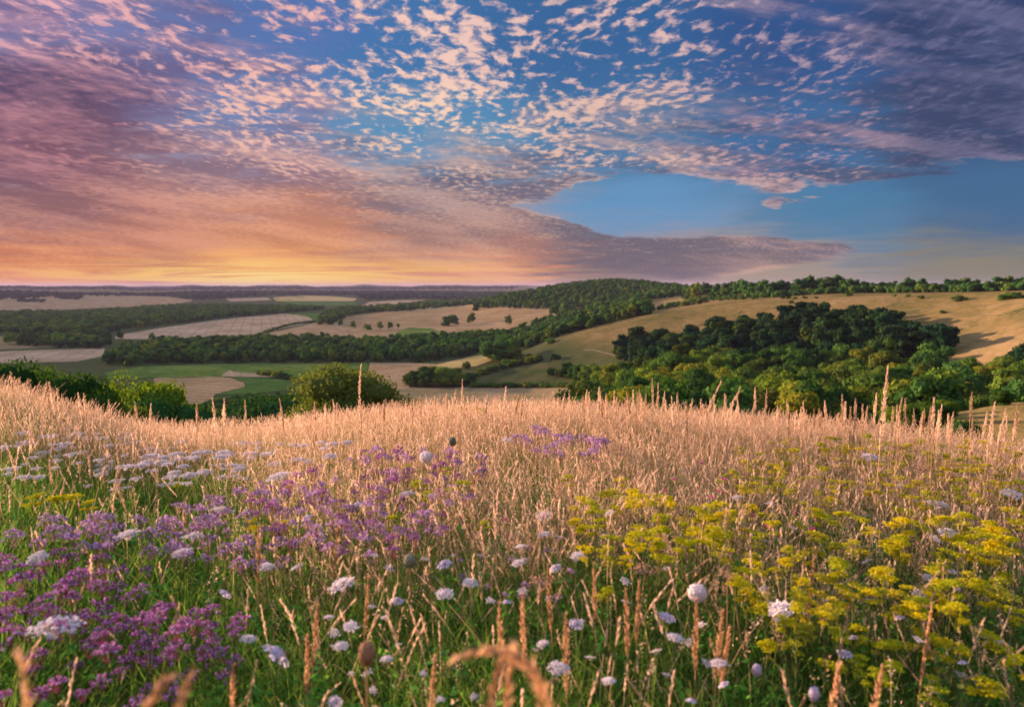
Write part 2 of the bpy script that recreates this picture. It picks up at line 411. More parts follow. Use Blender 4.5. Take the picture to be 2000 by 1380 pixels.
# ------------------------------------------------------------------ ground materials
def new_mat(name):
    m = bpy.data.materials.new(name); m.use_nodes = True
    nt = NT(m.node_tree); nt.n.clear()
    out = nt.new('ShaderNodeOutputMaterial')
    return m, nt, out
def diffuse(nt, out, col, rough=1.0, bump=None):
    b = nt.new('ShaderNodeBsdfDiffuse'); nt.put(b.inputs[0], col); b.inputs[1].default_value = rough
    if bump is not None:
        bp = nt.new('ShaderNodeBump'); bp.inputs['Strength'].default_value = bump[1]; bp.inputs['Distance'].default_value = bump[2]
        nt.put(bp.inputs['Height'], bump[0]); nt.l.new(bp.outputs[0], b.inputs['Normal'])
    nt.l.new(b.outputs[0], out.inputs[0]); return b
def pos(nt):
    g = nt.new('ShaderNodeNewGeometry'); return g.outputs['Position']

def mat_terrain():
    m, nt, out = new_mat('downland turf')
    p = pos(nt)
    n1 = nt.noise(p, 0.012, 5, 0.6); n2 = nt.noise(p, 0.11, 4, 0.65); n3 = nt.noise(p, 1.3, 3, 0.6)
    f = nt.m('ADD', nt.m('MULTIPLY', n1, 0.55), nt.m('MULTIPLY', n2, 0.45))
    c = nt.ramp(f, [(.36, (.09, .13, .035)), (.43, (.22, .18, .06)), (.52, (.33, .245, .095)), (.64, (.46, .33, .16))])
    pz = nt.xyz(p)[2]
    low = nt.step(nt.m('MULTIPLY_ADD', n1, 30.0, pz), -34, -56)
    c = nt.mix(nt.m('MULTIPLY', low, .85), c, (.07, .115, .04, 1))  # greener lower turf, its tone also darkened to stand in for shade
    c = nt.mix(nt.step(n3, .35, .7, 0, .4), c, (.13, .13, .05, 1))
    x_, y_, z_ = nt.xyz(p)
    tr = nt.noise(nt.comb(nt.m('MULTIPLY', x_, .03), nt.m('MULTIPLY', y_, .03), nt.m('MULTIPLY', z_, .45)), 1.0, 4, .6)
    c = nt.mix(nt.step(tr, .52, .60, 0, .5), c, (.16, .15, .06, 1))
    c = nt.mix(nt.step(nt.noise(p, .045, 4, .7), .60, .66, 0, .7), c, (.06, .10, .035, 1))
    c = nt.mix(nt.step(n2, .62, .72), c, (.045, .07, .025, 1))
    diffuse(nt, out, c, 1.0, (n3, 0.5, 0.4)); return m
def mat_field(name, c1, c2, scale=0.02, lines=None, lw=6.0, strength=.6):
    m, nt, out = new_mat(name)
    p = pos(nt)
    n = nt.noise(p, scale, 5, 0.6); n2 = nt.noise(p, scale * 12, 3, 0.6)
    f = nt.m('ADD', nt.m('MULTIPLY', n, 0.6), nt.m('MULTIPLY', n2, 0.4))
    c = nt.mix(nt.step(f, .40, .60), (c1[0] * .82, c1[1] * .84, c1[2] * .8, 1), (*c2, 1))
    if lines is not None:
        x, y, _ = nt.xyz(p)
        a = math.radians(lines)
        u = nt.m('MULTIPLY_ADD', x, math.cos(a), nt.m('MULTIPLY', y, math.sin(a)))
        u = nt.m('ADD', u, nt.m('MULTIPLY', n, 9.0))
        s = nt.m('ABSOLUTE', nt.m('SINE', nt.m('MULTIPLY', u, math.pi / lw)))
        c = nt.mix(nt.step(s, 0.0, 0.5, strength, 0.0), c, (c1[0] * .45, c1[1] * .5, c1[2] * .5, 1))
    diffuse(nt, out, c, 1.0, (n2, .4, .3)); return m

def build_terrain():
    nT, nR = HG.shape
    r = RG[None, :]
    V = np.stack([np.sin(TH)[:, None] * r, np.cos(TH)[:, None] * r, HG], -1).reshape(-1, 3)
    i, j = np.meshgrid(np.arange(nT - 1), np.arange(nR - 1), indexing='ij')
    a = (i * nR + j).ravel(); b = a + nR
    F4 = np.stack([a, b, b + 1, a + 1], -1)[:, ::-1]
    # centre cap
    V = np.concatenate([V, [[0, 0, HG[:, 0].mean()]]]); c = len(V) - 1
    k = np.arange(nT - 1) * nR
    F3 = np.stack([np.full(nT - 1, c), k, k + nR], -1)[:, ::-1]
    o = link('ground', make_mesh('ground', V, [F4, F3], smooth=True), mat_terrain())
    tag(o, 'dry chalk downland and valley floor rolling out to the horizon', 'ground', kind='structure')
build_terrain()

# fields: each a sheet that follows the relief, its outline read off the photo
FIELD_N = 0
def field(name, label, poly, mat, lift=0.25, step=2.0, rmin=25.0, wob=1.6):
    px0 = poly[0][0]
    ys = [p[1] for p in poly]; y0, y1 = min(ys), max(ys)
    n = max(6, int((y1 - y0) / step)); nc = 26
    rows = []
    for k in range(n + 1):
        y = y0 + (y1 - y0) * (k + (1e-3 if k == 0 else -1e-3 if k == n else 0)) / n
        xs = []
        for (xa, ya), (xb, yb) in zip(poly, poly[1:] + poly[:1]):
            if (ya > y) != (yb > y): xs.append(xa + (xb - xa) * (y - ya) / (yb - ya))
        if len(xs) < 2: continue
        wv = .5 * math.sin(y * 1.7 + px0) + .35 * math.sin(y * 4.1)
        xa, xb = min(xs) + wv * wob, max(xs) + wv * wob * .7; row = []
        for c in range(nc + 1):
            h = hit(xa + (xb - xa) * c / nc, y, rmin)
            if h is None: row = None; break
            x, yy, z, r = h
            row.append((x, yy, float(height(x, yy)) + lift * (1 + r / 3000)))
        if row: rows.append(row)
    V = np.array(rows).reshape(-1, 3); nr = len(rows)
    i, j = np.meshgrid(np.arange(nr - 1), np.arange(nc), indexing='ij')
    a = (i * (nc + 1) + j).ravel(); F = np.stack([a, a + 1, a + nc + 2, a + nc + 1], -1)
    # leave out quads that would bridge a fold of the ground
    r = np.hypot(V[:, 0], V[:, 1]); rf = r[F]; ok = (rf.max(1) / rf.min(1)) < 1.25
    F = F[ok][:, ::-1]
    o = link(name, make_mesh(name, V, [F], smooth=True), mat)
    tag(o, label, 'field', kind='structure'); return o

M_STRAW = mat_field('cut straw field', (.56, .37, .18), (.68, .46, .25), .02, 62, 14)
M_STRAW2 = mat_field('pale straw field', (.60, .42, .24), (.74, .53, .34), .012, 20, 22, .35)
M_GOLD = mat_field('ripe barley field', (.70, .52, .20), (.80, .58, .24), .006)
M_GRN = mat_field('green crop field', (.13, .25, .045), (.27, .34, .07), .012, 75, 16, .5)
M_GRN2 = mat_field('rough green pasture', (.09, .20, .04), (.15, .25, .055), .04)
M_DRYGRN = mat_field('dry pasture', (.34, .28, .13), (.50, .36, .19), .03)
M_TAN = mat_field('tan pasture', (.50, .34, .16), (.60, .41, .21), .015, 40, 26, .25)
M_SHADEGRN = mat_field('short shade-toned turf on the lower slope', (.085, .12, .04), (.15, .15, .06), .05)  # turf green darkened so the colour carries the slope's shade
M_CHALK = mat_field('bare chalk', (.40, .36, .29), (.50, .45, .37), .3)

def build_fields():
    f = field
    f('field', 'pale straw field with a curved far edge behind the woodland band', [(225, 655), (330, 638), (450, 622), (560, 612), (625, 618), (618, 628), (560, 640), (500, 652), (470, 662), (225, 662)], M_STRAW2)
    f('field', 'straw field below the thin hedge line', [(500, 655), (560, 643), (620, 629), (660, 634), (720, 650), (640, 664), (500, 666)], M_STRAW)
    f('field', 'green corner of pasture by the hedge', [(555, 612), (640, 612), (635, 624), (615, 627), (600, 618)], M_GRN2, lift=.45)
    f('field', 'wide tan pasture with three lone trees', [(640, 640), (668, 618), (760, 608), (900, 598), (1010, 592), (1100, 600), (1150, 602), (1110, 640), (900, 660), (700, 662)], M_TAN)
    f('field', 'small bright green paddock among hedges', [(775, 648), (800, 640), (840, 641), (865, 650), (860, 662), (780, 662)], M_GRN, lift=.6)
    f('field', 'pale field with copses on the distant left rise', [(-60, 572), (110, 572), (250, 577), (330, 580), (382, 587), (320, 597), (200, 601), (100, 606), (-60, 612)], M_STRAW)
    f('field', 'long golden field in the far valley', [(530, 581), (600, 577), (640, 578), (700, 583), (690, 588), (540, 588)], M_GOLD)
    f('field', 'pale strip of field in the far valley', [(440, 583), (520, 581), (535, 586), (450, 589)], M_STRAW2)
    f('field', 'grey green field below the golden one', [(540, 588), (690, 589), (705, 596), (580, 598)], M_GRN2)
    f('field', 'straw field in front of the distant woods', [(705, 598), (720, 590), (780, 586), (830, 586), (820, 592), (760, 598)], M_STRAW2)
    f('field', 'thin golden field seen between distant woods', [(380, 577), (430, 577), (450, 580), (390, 581)], M_GOLD)
    f('field', 'golden sliver below the far tree line', [(735, 575), (762, 576), (758, 579), (740, 579)], M_GOLD)
    f('field', 'straw field behind the hedgerow trees', [(760, 606), (830, 594), (880, 588), (960, 583), (990, 590), (900, 600), (800, 608)], M_GOLD)
    f('field', 'flat straw field behind the round hedge trees', [(-80, 690), (60, 684), (205, 680), (200, 696), (150, 706), (-80, 712)], M_STRAW2)
    f('field', 'grassy strip with farm hedges at the valley floor', [(-60, 655), (110, 660), (140, 676), (60, 680), (-60, 686)], M_DRYGRN)
    f('field', 'smooth bright green field below the woodland band', [(205, 728), (270, 716), (420, 711), (560, 709), (718, 708), (718, 726), (640, 738), (500, 738), (440, 734), (310, 739), (205, 740)], M_GRN)
    f('field', 'brown stubble field curving round to a point', [(300, 738), (380, 735), (445, 736), (478, 748), (478, 756), (420, 770), (400, 800), (300, 800)], M_STRAW)
    f('field', 'lush green field inside the curved track', [(450, 736), (520, 738), (585, 746), (560, 762), (500, 770), (420, 772), (478, 757), (480, 748)], M_GRN2, lift=.4)
    f('path', 'pale farm track running along the stubble field', [(430, 738), (440, 729), (450, 724), (456, 728), (530, 731.5), (600, 741), (606, 744), (520, 736), (455, 734)], M_STRAW2, lift=.8, step=1.0)
    f('field', 'pale straw field rolling down to the round copse', [(722, 709), (800, 709), (870, 712), (800, 728), (800, 760), (700, 790), (690, 760), (718, 730)], M_STRAW)
    f('field', 'straw bank lit by the low sun', [(850, 713), (900, 702), (945, 692), (965, 703), (930, 716), (860, 722)], M_GOLD, lift=.5)
    f('field', 'flat grey straw field in front of the hedge', [(740, 764), (800, 757), (950, 757), (1130, 757), (1180, 760), (1180, 800), (740, 800)], M_DRYGRN)
    f('field', 'small slope of green pasture above the hedge', [(925, 742), (980, 725), (1030, 712), (1050, 700), (1130, 720), (1140, 745), (1040, 750)], M_SHADEGRN)
    f('field', 'brown field behind the spur of the down', [(1262, 595), (1330, 583), (1450, 575), (1440, 585), (1330, 594), (1280, 602)], M_TAN)
    f('path', 'worn chalk path crossing the shaded slope', [(1140, 684), (1160, 684), (1202, 695.2), (1201, 696.2), (1159, 685.1), (1140, 685)], M_CHALK, lift=.6, step=.35, wob=.3)
build_fields()
# ------------------------------------------------------------------ foliage
def mat_leaf(name, stops, trans=0.25, hue_spread=1.0):
    """stops: colours picked by each tree's own number; light and dark leaf clumps inside a crown"""
    m, nt, out = new_mat(name)
    oi = nt.new('ShaderNodeObjectInfo'); at = nt.new('ShaderNodeAttribute', attribute_name='tint')
    v = nt.m('FRACT', nt.m('ADD', oi.outputs['Random'], at.outputs['Fac']))
    c = nt.ramp(v, stops)
    p = pos(nt)
    ls = nt.new('ShaderNodeAttribute', attribute_name='leaf')
    c = nt.mix(nt.m('MULTIPLY', ls.outputs['Fac'], 0.8), c, nt.mix(1.0, c, (1.9, 1.7, 1.0, 1), 'MULTIPLY'))
    n = nt.noise(p, 0.16, 3, 0.6)
    c = nt.mix(nt.step(n, .40, .62, 0, .5), c, nt.mix(1.0, c, (1.5, 1.15, .7, 1), 'MULTIPLY'))
    v2 = nt.m('FRACT', nt.m('MULTIPLY', v, 7.31))
    c = nt.mix(1.0, c, nt.ramp(v2, [(0, (.55, .62, .75)), (.6, (1.0, 1.0, 1.0)), (1, (1.75, 1.45, .85))]), 'MULTIPLY')
    b = nt.new('ShaderNodeBsdfDiffuse'); nt.put(b.inputs[0], c)
    if trans > 0:
        t = nt.new('ShaderNodeBsdfTranslucent'); nt.put(t.inputs[0], nt.mix(1.0, c, (1.5, 1.5, .6, 1), 'MULTIPLY'))
        mx = nt.new('ShaderNodeMixShader'); mx.inputs[0].default_value = trans
        nt.l.new(b.outputs[0], mx.inputs[1]); nt.l.new(t.outputs[0], mx.inputs[2]); nt.l.new(mx.outputs[0], out.inputs[0])
    else: nt.l.new(b.outputs[0], out.inputs[0])
    return m
ML_WOOD = mat_leaf('broadleaf foliage', [(0, (.036, .092, .028)), (.3, (.045, .125, .032)), (.55, (.070, .105, .024)), (.75, (.050, .145, .040)), (.9, (.120, .170, .026)), (1, (.060, .085, .024))])
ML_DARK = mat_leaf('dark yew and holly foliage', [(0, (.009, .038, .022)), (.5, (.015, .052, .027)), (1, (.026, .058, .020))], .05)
ML_BAND = mat_leaf('woodland foliage', [(0, (.030, .098, .032)), (.5, (.042, .125, .036)), (.8, (.075, .135, .030)), (1, (.034, .105, .045))], .15)
ML_FAR = mat_leaf('far woodland foliage', [(0, (.020, .052, .034)), (.5, (.028, .066, .038)), (1, (.045, .075, .036))], .0)
ML_BRIGHT = mat_leaf('sunny hedge foliage', [(0, (.045, .110, .025)), (.5, (.065, .140, .028)), (1, (.095, .150, .028))], .3)
ML_BUSH = mat_leaf('hawthorn foliage', [(0, (.030, .085, .022)), (.5, (.040, .105, .026)), (1, (.055, .115, .025))], .3)
ML_GREY = mat_leaf('silver green bush foliage', [(0, (.046, .092, .058)), (1, (.060, .108, .060))], .3)
def mat_bark():
    m, nt, out = new_mat('bark'); n = nt.noise(pos(nt), 6, 4, .6)
    diffuse(nt, out, nt.ramp(n, [(.3, (.05, .035, .025)), (.7, (.16, .12, .09))])); return m
M_BARK = mat_bark()

_g = np.random.default_rng(3)
def ico(sub=1):
    import bmesh
    bm = bmesh.new(); bmesh.ops.create_icosphere(bm, subdivisions=sub, radius=1.0)
    V = np.array([v.co[:] for v in bm.verts]); F = np.array([[v.index for v in f.verts] for f in bm.faces]); bm.free()
    return V, F
ICO1, ICO2 = ico(2), ico(3)

def unit(n, g): 
    v = g.normal(size=(n, 3)); return v / np.linalg.norm(v, axis=1, keepdims=True)

def crown(seed, h, w, nl, cards, size, base=0.12, top=1.0, jitter=.6, core=0.80, flat=.75):
    """lobed crown: a dark inner hull per lobe and many leaf-clump faces spread over and through it.
    returns V, F3, F4, leafvalue"""
    g = np.random.default_rng(seed)
    zc0, zc1 = h * base, h * top
    lob = []
    for k in range(nl):
        if k == 0: c = np.array([0, 0, (zc0 + zc1) / 2]); r = np.array([w * .34, w * .34, (zc1 - zc0) * .36])
        else:
            t = (k - .5) / (nl - 1); an = k * 2.4 + g.uniform(-.5, .5)
            zf = .18 + .70 * t + g.uniform(-.08, .08)
            rad = w * .5 * math.sqrt(max(.05, 1 - (1.55 * (zf - .45)) ** 2)) * .62 * g.uniform(.75, 1.12)
            s = w * g.uniform(.17, .27)
            c = np.array([math.cos(an) * rad, math.sin(an) * rad, zc0 + (zc1 - zc0) * zf - s * flat * .3]); r = np.array([s, s, s * flat * g.uniform(.8, 1.1)])
        lob.append((c, r))
    Vs, F3, F4, A = [], [], [], []; n = 0
    iv, jf = ICO1
    for c, r in lob:
        d = 1 + .16 * np.sin(iv[:, 0] * 5 + c[0]) * np.cos(iv[:, 1] * 4 + c[1]) + .1 * g.normal(size=len(iv))
        v = c + iv * r * (core * d)[:, None]
        Vs.append(v); F3.append(jf + n); A.append(np.zeros(len(v))); n += len(v)
    area = np.array([r[0] * r[0] + r[0] * r[2] for c, r in lob]); cnt = (cards * area / area.sum()).astype(int)
    for (c, r), m in zip(lob, cnt):
        d = unit(m, g); d[:, 2] = np.where(g.random(m) < .35, np.abs(d[:, 2]), d[:, 2])
        q = 1 + .16 * np.sin(d[:, 0] * 5 + c[0]) * np.cos(d[:, 1] * 4 + c[1])
        rr = g.uniform(.80, 1.10, m) * q
        p = c + d * r * rr[:, None]
        # drop cards buried in other lobes
        keep = np.ones(m, bool)
        for c2, r2 in lob:
            if c2 is c: continue
            keep &= (((p - c2) / (r2 * .78)) ** 2).sum(1) > 1
        keep &= p[:, 2] > h * base * .5
        p = p[keep]; d = d[keep]; k = len(p)
        if k == 0: continue
        nrm = d + jitter * unit(k, g); nrm /= np.linalg.norm(nrm, axis=1, keepdims=True)
        t = np.cross(nrm, unit(k, g)); t /= np.linalg.norm(t, axis=1, keepdims=True) + 1e-9
        b = np.cross(nrm, t); s = size * g.uniform(.55, 1.35, k)[:, None]
        q4 = np.stack([p + t * s, p + b * s * .62 + nrm * s * .15, p - t * s * .9, p - b * s * .6 - nrm * s * .1], 1).reshape(-1, 3)
        Vs.append(q4); F4.append(np.arange(k * 4).reshape(k, 4) + n); A.append(np.repeat(g.uniform(0, 1, k) ** 2, 4)); n += k * 4
    return np.concatenate(Vs), np.concatenate(F3), np.concatenate(F4), np.concatenate(A)

def trunk(h, r, seed, limbs=4, top=.7):
    """tapered trunk with limbs"""
    g = np.random.default_rng(seed); Vs, F = [], []; n = 0
    def tube(p0, p1, r0, r1, bend, seg=4, k=7):
        nonlocal n
        ps = [p0 + (p1 - p0) * t + bend * math.sin(math.pi * t) for t in np.linspace(0, 1, seg + 1)]
        for i, p in enumerate(ps):
            rr = r0 + (r1 - r0) * i / seg
            an = np.arange(k) * 2 * math.pi / k
            Vs.append(np.stack([p[0] + np.cos(an) * rr, p[1] + np.sin(an) * rr, np.full(k, p[2])], -1))
            if i: 
                for j in range(k): F.append((n + (i-1)*k + j, n + (i-1)*k + (j+1) % k, n + i*k + (j+1) % k, n + i*k + j))
        n += (seg + 1) * k
    tp = np.array([g.uniform(-.03, .03) * h, g.uniform(-.03, .03) * h, h * top])
    tube(np.array([0., 0., -.3]), tp, r, r * .35, np.array([h * .01, 0, 0]))
    for k in range(limbs):
        t = .35 + .45 * k / limbs; p0 = tp * t; an = k * 2.2 + g.uniform(-.4, .4); L = h * g.uniform(.22, .34)
        tube(p0, p0 + np.array([math.cos(an) * L * .8, math.sin(an) * L * .8, L * .7]), r * .5 * (1 - t * .5), r * .12, np.array([0, 0, -L * .06]), 3, 5)
    return np.concatenate(Vs), np.array(F)

class Kind:
    """prototype meshes for one sort of tree at one level of detail"""
    def __init__(self, name, mat, specs, h, w, nl, cards, size, r=.3, with_trunk=True, **kw):
        self.name = name; self.mat = mat; self.h = h; self.crowns = []; self.trunks = []
        for s in specs:
            g = np.random.default_rng(s); ww = w * g.uniform(.85, 1.15)
            V, F3, F4, A = crown(s, h, ww, nl, cards, size, **kw)
            self.h = float(V[:, 2].max()) if s == specs[0] else self.h; V[:, 2] *= self.h / V[:, 2].max()
            me = make_mesh(name + '_crown', V, [F3, F4], {'leaf': A}); me.materials.append(mat); self.crowns.append(me)
            if with_trunk:
                tv, tf = trunk(h, r, s); tm = make_mesh(name + '_trunk', tv, [tf]); tm.materials.append(M_BARK); self.trunks.append(tm)
    def place(self, objname, x, y, z, height_m, rot, label, cat, group=None, idx=None, wide=1.0, lean=0.0, parts=True):
        i = (PLACE_N[0] if idx is None else idx) % len(self.crowns); PLACE_N[0] += 1
        s = height_m / self.h
        if self.trunks and parts:
            e = bpy.data.objects.new(objname, None); COL.objects.link(e); e.empty_display_size = .5
            c = bpy.data.objects.new('crown', self.crowns[i]); COL.objects.link(c); c.parent = e
            t = bpy.data.objects.new('trunk', self.trunks[i]); COL.objects.link(t); t.parent = e
        else:
            e = bpy.data.objects.new(objname, self.crowns[i]); COL.objects.link(e)
        e.location = (x, y, z); e.rotation_euler = (lean, 0, rot); e.scale = (s * wide, s * wide, s)
        tag(e, label, cat, group); return e
PLACE_N = [0]

K_WOOD = Kind('broadleaf_tree', ML_WOOD, [11, 12, 13, 14, 15], 16, 15, 13, 3400, .55, base=.06)
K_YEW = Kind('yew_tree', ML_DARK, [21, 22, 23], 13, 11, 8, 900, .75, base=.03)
K_MID = Kind('woodland_tree', ML_BAND, [31, 32, 33, 34], 16, 15, 9, 800, .95, base=.06)
K_SHRUB = Kind('shrub', ML_WOOD, [41, 42, 43], 4, 5.5, 6, 700, .32, with_trunk=False, base=0.0)

# ------------------------------------------------------------------ scattered positions
def scatter(poly, spacing, rr, hgt=10.0, seed=1, az=None, jit=.42, need_visible=True):
    """jittered grid over the ground inside a photo-space outline of the ground the wood stands on"""
    g = np.random.default_rng(seed)
    pxs = [p[0] for p in poly]
    a0 = math.atan((min(pxs) - 1000) / F_PX) - .02; a1 = math.atan((max(pxs) - 1000) / F_PX) + .02
    ymax = rr[1]; xs0 = min(math.sin(a0) * rr[0], math.sin(a0) * rr[1]); xs1 = max(math.sin(a1) * rr[0], math.sin(a1) * rr[1])
    X, Y = np.meshgrid(np.arange(xs0, xs1, spacing), np.arange(rr[0] * min(math.cos(a0), math.cos(a1)) - 1, ymax, spacing))
    X = X + g.uniform(-jit, jit, X.shape) * spacing; Y = Y + g.uniform(-jit, jit, Y.shape) * spacing
    X = X.ravel(); Y = Y.ravel(); r = np.hypot(X, Y); m = (r > rr[0]) & (r < rr[1]); X, Y = X[m], Y[m]
    Z = height(X, Y); px, py = project(X, Y, Z)
    m = inpoly(px, py, poly); X, Y, Z = X[m], Y[m], Z[m]
    if need_visible:
        k = [visible_above(x, y, z + hgt) for x, y, z in zip(X, Y, Z)]
        k = np.array(k, bool) if len(k) else np.zeros(0, bool); X, Y, Z = X[k], Y[k], Z[k]
    return list(zip(X.tolist(), Y.tolist(), Z.tolist()))

def wood_mass(name, label, pts, protos, hrange, mat, seed=1, wide=1.0):
    """one far-off wood that reads as a mass: every crown modelled, joined in one mesh"""
    g = np.random.default_rng(seed); VV, F3, F4, A, T = [], [], [], [], []; n = 0
    for (x, y, z) in pts:
        V, f3, f4, a, h0 = protos[g.integers(len(protos))]
        s = g.uniform(*hrange) / h0; an = g.uniform(0, 6.28); c, sn = math.cos(an), math.sin(an)
        w = s * wide * g.uniform(.85, 1.2)
        v = np.stack([(V[:, 0] * c - V[:, 1] * sn) * w + x, (V[:, 0] * sn + V[:, 1] * c) * w + y, V[:, 2] * s + z], -1)
        VV.append(v); F3.append(f3 + n); F4.append(f4 + n); A.append(a); T.append(np.full(len(v), g.random())); n += len(v)
    if not VV: return
    me = make_mesh(name, np.concatenate(VV), [np.concatenate(F3), np.concatenate(F4)], {'leaf': np.concatenate(A), 'tint': np.concatenate(T)})
    o = link(name, me, mat); tag(o, label, 'woodland', kind='stuff'); return o
def proto(seed, h, w, nl, cards, size, **kw): return (*crown(seed, h, w, nl, cards, size, **kw), h)
PR_MID = [proto(50 + k, 16, 15, 7, 330, 1.3, base=.03) for k in range(5)]
PR_FAR = [proto(60 + k, 16, 18, 4, 60, 2.4, base=.0) for k in range(4)]
PR_SCRUB = [proto(70 + k, 4, 5.5, 4, 160, .5, base=.0) for k in range(4)]
# ------------------------------------------------------------------ woods
def canopy_top(points, px):
    return np.interp(px, [p[0] for p in points], [p[1] for p in points])

def build_woods():
    g = np.random.default_rng(5)
    # the near wood filling the combe below the meadow (individuals)
    poly = [(1105, 900), (1128, 812), (1172, 786), (1208, 748), (1250, 726), (1340, 721), (1480, 724), (1600, 719), (1700, 728), (1800, 742), (1900, 748), (2060, 744), (2160, 744), (2160, 960), (1105, 960)]
    pts = scatter(poly, 13.8, (165, 500), 14, seed=2)
    pts.sort(key=lambda p: math.hypot(p[0], p[1]))
    sets = [('mixed green tree in the wood below the crest of the meadow', 'trees of the near wood below the meadow')]
    n = 0
    for x, y, z in pts:
        r = math.hypot(x, y)
        hh = g.uniform(13.0, 23.0) * float(np.interp(x / y, [.62, .72], [1.0, .68]))
        K_WOOD.place('broadleaf_tree', x, y, z, hh, g.uniform(0, 6.28), sets[0][0], 'tree', sets[0][1], wide=g.uniform(.72, 1.05))
        n += 1
    print('near wood', n)
    # the dark wood on the flank of the down (individuals)
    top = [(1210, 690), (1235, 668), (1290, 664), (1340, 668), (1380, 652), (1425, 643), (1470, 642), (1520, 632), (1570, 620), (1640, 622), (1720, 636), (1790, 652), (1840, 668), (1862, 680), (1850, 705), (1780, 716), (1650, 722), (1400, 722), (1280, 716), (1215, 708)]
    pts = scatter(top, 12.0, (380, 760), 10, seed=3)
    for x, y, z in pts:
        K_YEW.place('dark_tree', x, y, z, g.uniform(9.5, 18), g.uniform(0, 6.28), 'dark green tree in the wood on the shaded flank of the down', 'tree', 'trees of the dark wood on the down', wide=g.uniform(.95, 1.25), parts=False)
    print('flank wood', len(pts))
    # wood band across the valley: front row individual, the depth behind it one mass
    band = [(195, 716), (215, 700), (255, 682), (330, 673), (430, 668), (560, 667), (640, 671), (700, 673), (800, 668), (900, 662), (1000, 655), (1075, 652), (1060, 668), (1000, 680), (940, 692), (860, 706), (720, 709), (500, 709), (260, 714)]
    pts = scatter(band, 14, (820, 1420), 12, seed=4)
    front, rest = [], []
    for p in pts:
        px, py = project(*p)
        fb = np.interp(px, [195, 500, 720, 860, 940, 1000, 1060], [716, 709, 709, 706, 692, 680, 668])
        (front if py > fb - 5.5 else rest).append(p)
    for x, y, z in front:
        K_MID.place('woodland_tree', x, y, z, g.uniform(12, 18), g.uniform(0, 6.28), 'tree at the front edge of the long woodland band by the green field', 'tree', 'trees along the edge of the woodland band', parts=False)
    print('band', len(front), len(rest))
    wood_mass('wood', 'long dense woodland band crossing the valley behind the green field', rest, PR_MID, (10, 20), ML_BAND, 2)
    # trees and scrub on the far side of the spur
    sp = [(990, 662), (1040, 640), (1100, 622), (1150, 606), (1210, 596), (1262, 590), (1250, 606), (1270, 616), (1200, 640), (1130, 660), (1060, 672), (1000, 690)]
    pts = scatter(sp, 14, (840, 1750), 12, seed=5)
    wood_mass('wood', 'dark wood climbing behind the sunlit spur of the down', pts, PR_MID, (9, 21), ML_BAND, 3)
    # wood on the rounded hilltop
    dome = [(925, 602), (945, 590), (1000, 579), (1050, 570), (1100, 561), (1150, 555), (1200, 552), (1250, 555), (1300, 561), (1345, 567), (1345, 575), (1290, 588), (1260, 592), (1150, 601), (1050, 604)]
    pts = scatter(dome, 15, (1450, 2500), 12, seed=6)
    wood_mass('wood', 'wood covering the rounded hilltop on the skyline', pts, PR_MID, (9, 18), ML_BAND, 4)
    print('dome', len(pts))
    # scrub slope below the meadow on the left
    sc = [(350, 830), (385, 800), (430, 778), (480, 768), (545, 755), (640, 752), (700, 770), (820, 800), (820, 860), (350, 860)]
    pts = scatter(sc, 7, (300, 640), 5, seed=7)
    wood_mass('scrub', 'low dark scrub covering the slope below the meadow', pts, PR_SCRUB, (3.5, 7.5), ML_BAND, 5, 1.3)
    print('scrub', len(pts))
    far = [
     ('far dark wood winding across the valley on the left side', [(-80, 650), (-80, 616), (60, 612), (150, 614), (250, 606), (330, 600), (400, 598), (560, 601), (640, 604), (560, 611), (450, 620), (340, 634), (230, 646), (200, 660), (90, 655)], (1450, 3300), 22, (13, 19), PR_MID),
     ('copses between farm fields near the valley floor', [(60, 678), (70, 664), (170, 662), (215, 672), (205, 682)], (1150, 1700), 16, (12, 18), PR_MID),
     ('dark distant woods along the left horizon', [(-120, 572), (40, 571), (90, 574), (250, 576), (330, 575), (375, 572), (500, 571), (640, 571), (800, 571), (930, 572), (1000, 572), (960, 584), (880, 586), (820, 583), (720, 587), (690, 577), (530, 577), (440, 583), (385, 586), (330, 579), (110, 578), (45, 585), (-120, 588)], (3000, 9000), 48, (16, 26), PR_FAR),
     ('purple woods on the last ridge before the horizon', [(-120, 563), (200, 563), (330, 562), (500, 561.5), (700, 561), (900, 561), (1010, 561), (1010, 565), (700, 566), (500, 566), (200, 568), (-120, 569)], (8000, 14000), 95, (24, 36), PR_FAR),
     ('copse on the pale field of the distant rise', [(108, 582), (140, 577), (158, 578), (160, 585), (130, 587)], (3500, 7000), 40, (20, 26), PR_FAR),
     ('second copse on the pale field of the distant rise', [(32, 590), (60, 586), (88, 588), (85, 591)], (3000, 7000), 34, (14, 18), PR_FAR),
     ('hedgerow trees stepping up toward the hilltop wood', [(640, 622), (660, 606), (760, 601), (860, 591), (940, 585), (1000, 581), (1000, 586), (900, 598), (800, 607), (700, 613), (655, 628)], (1500, 3300), 23, (12, 20), PR_MID),
     ('tree clump at the fork of the hedges', [(618, 636), (628, 622), (645, 610), (670, 608), (672, 620), (650, 634)], (1500, 2500), 18, (14, 20), PR_MID),
    ]
    for lab, poly, rr, sp_, hr, pr in far:
        pts = scatter(poly, sp_, rr, hr[0], seed=len(lab))
        wood_mass('wood', lab, pts, pr, hr, ML_FAR if pr is PR_FAR else ML_BAND, len(lab), 1.5 if pr is PR_FAR else 1.1)
        print(lab, len(pts))

def tree_at(kind, name, px, py, top, label, group=None, wide=1.0, rmin=100, idx=None, cat='tree'):
    h = hit(px, py, rmin)
    if h is None: return None
    x, y, z, r = h; hm = (py - top) / F_PX * r * 1.0
    return kind.place(name, x, y, z - .15, max(hm, 1.2), (px * 1.7) % 6.28, label, cat, group, idx=idx, wide=wide)

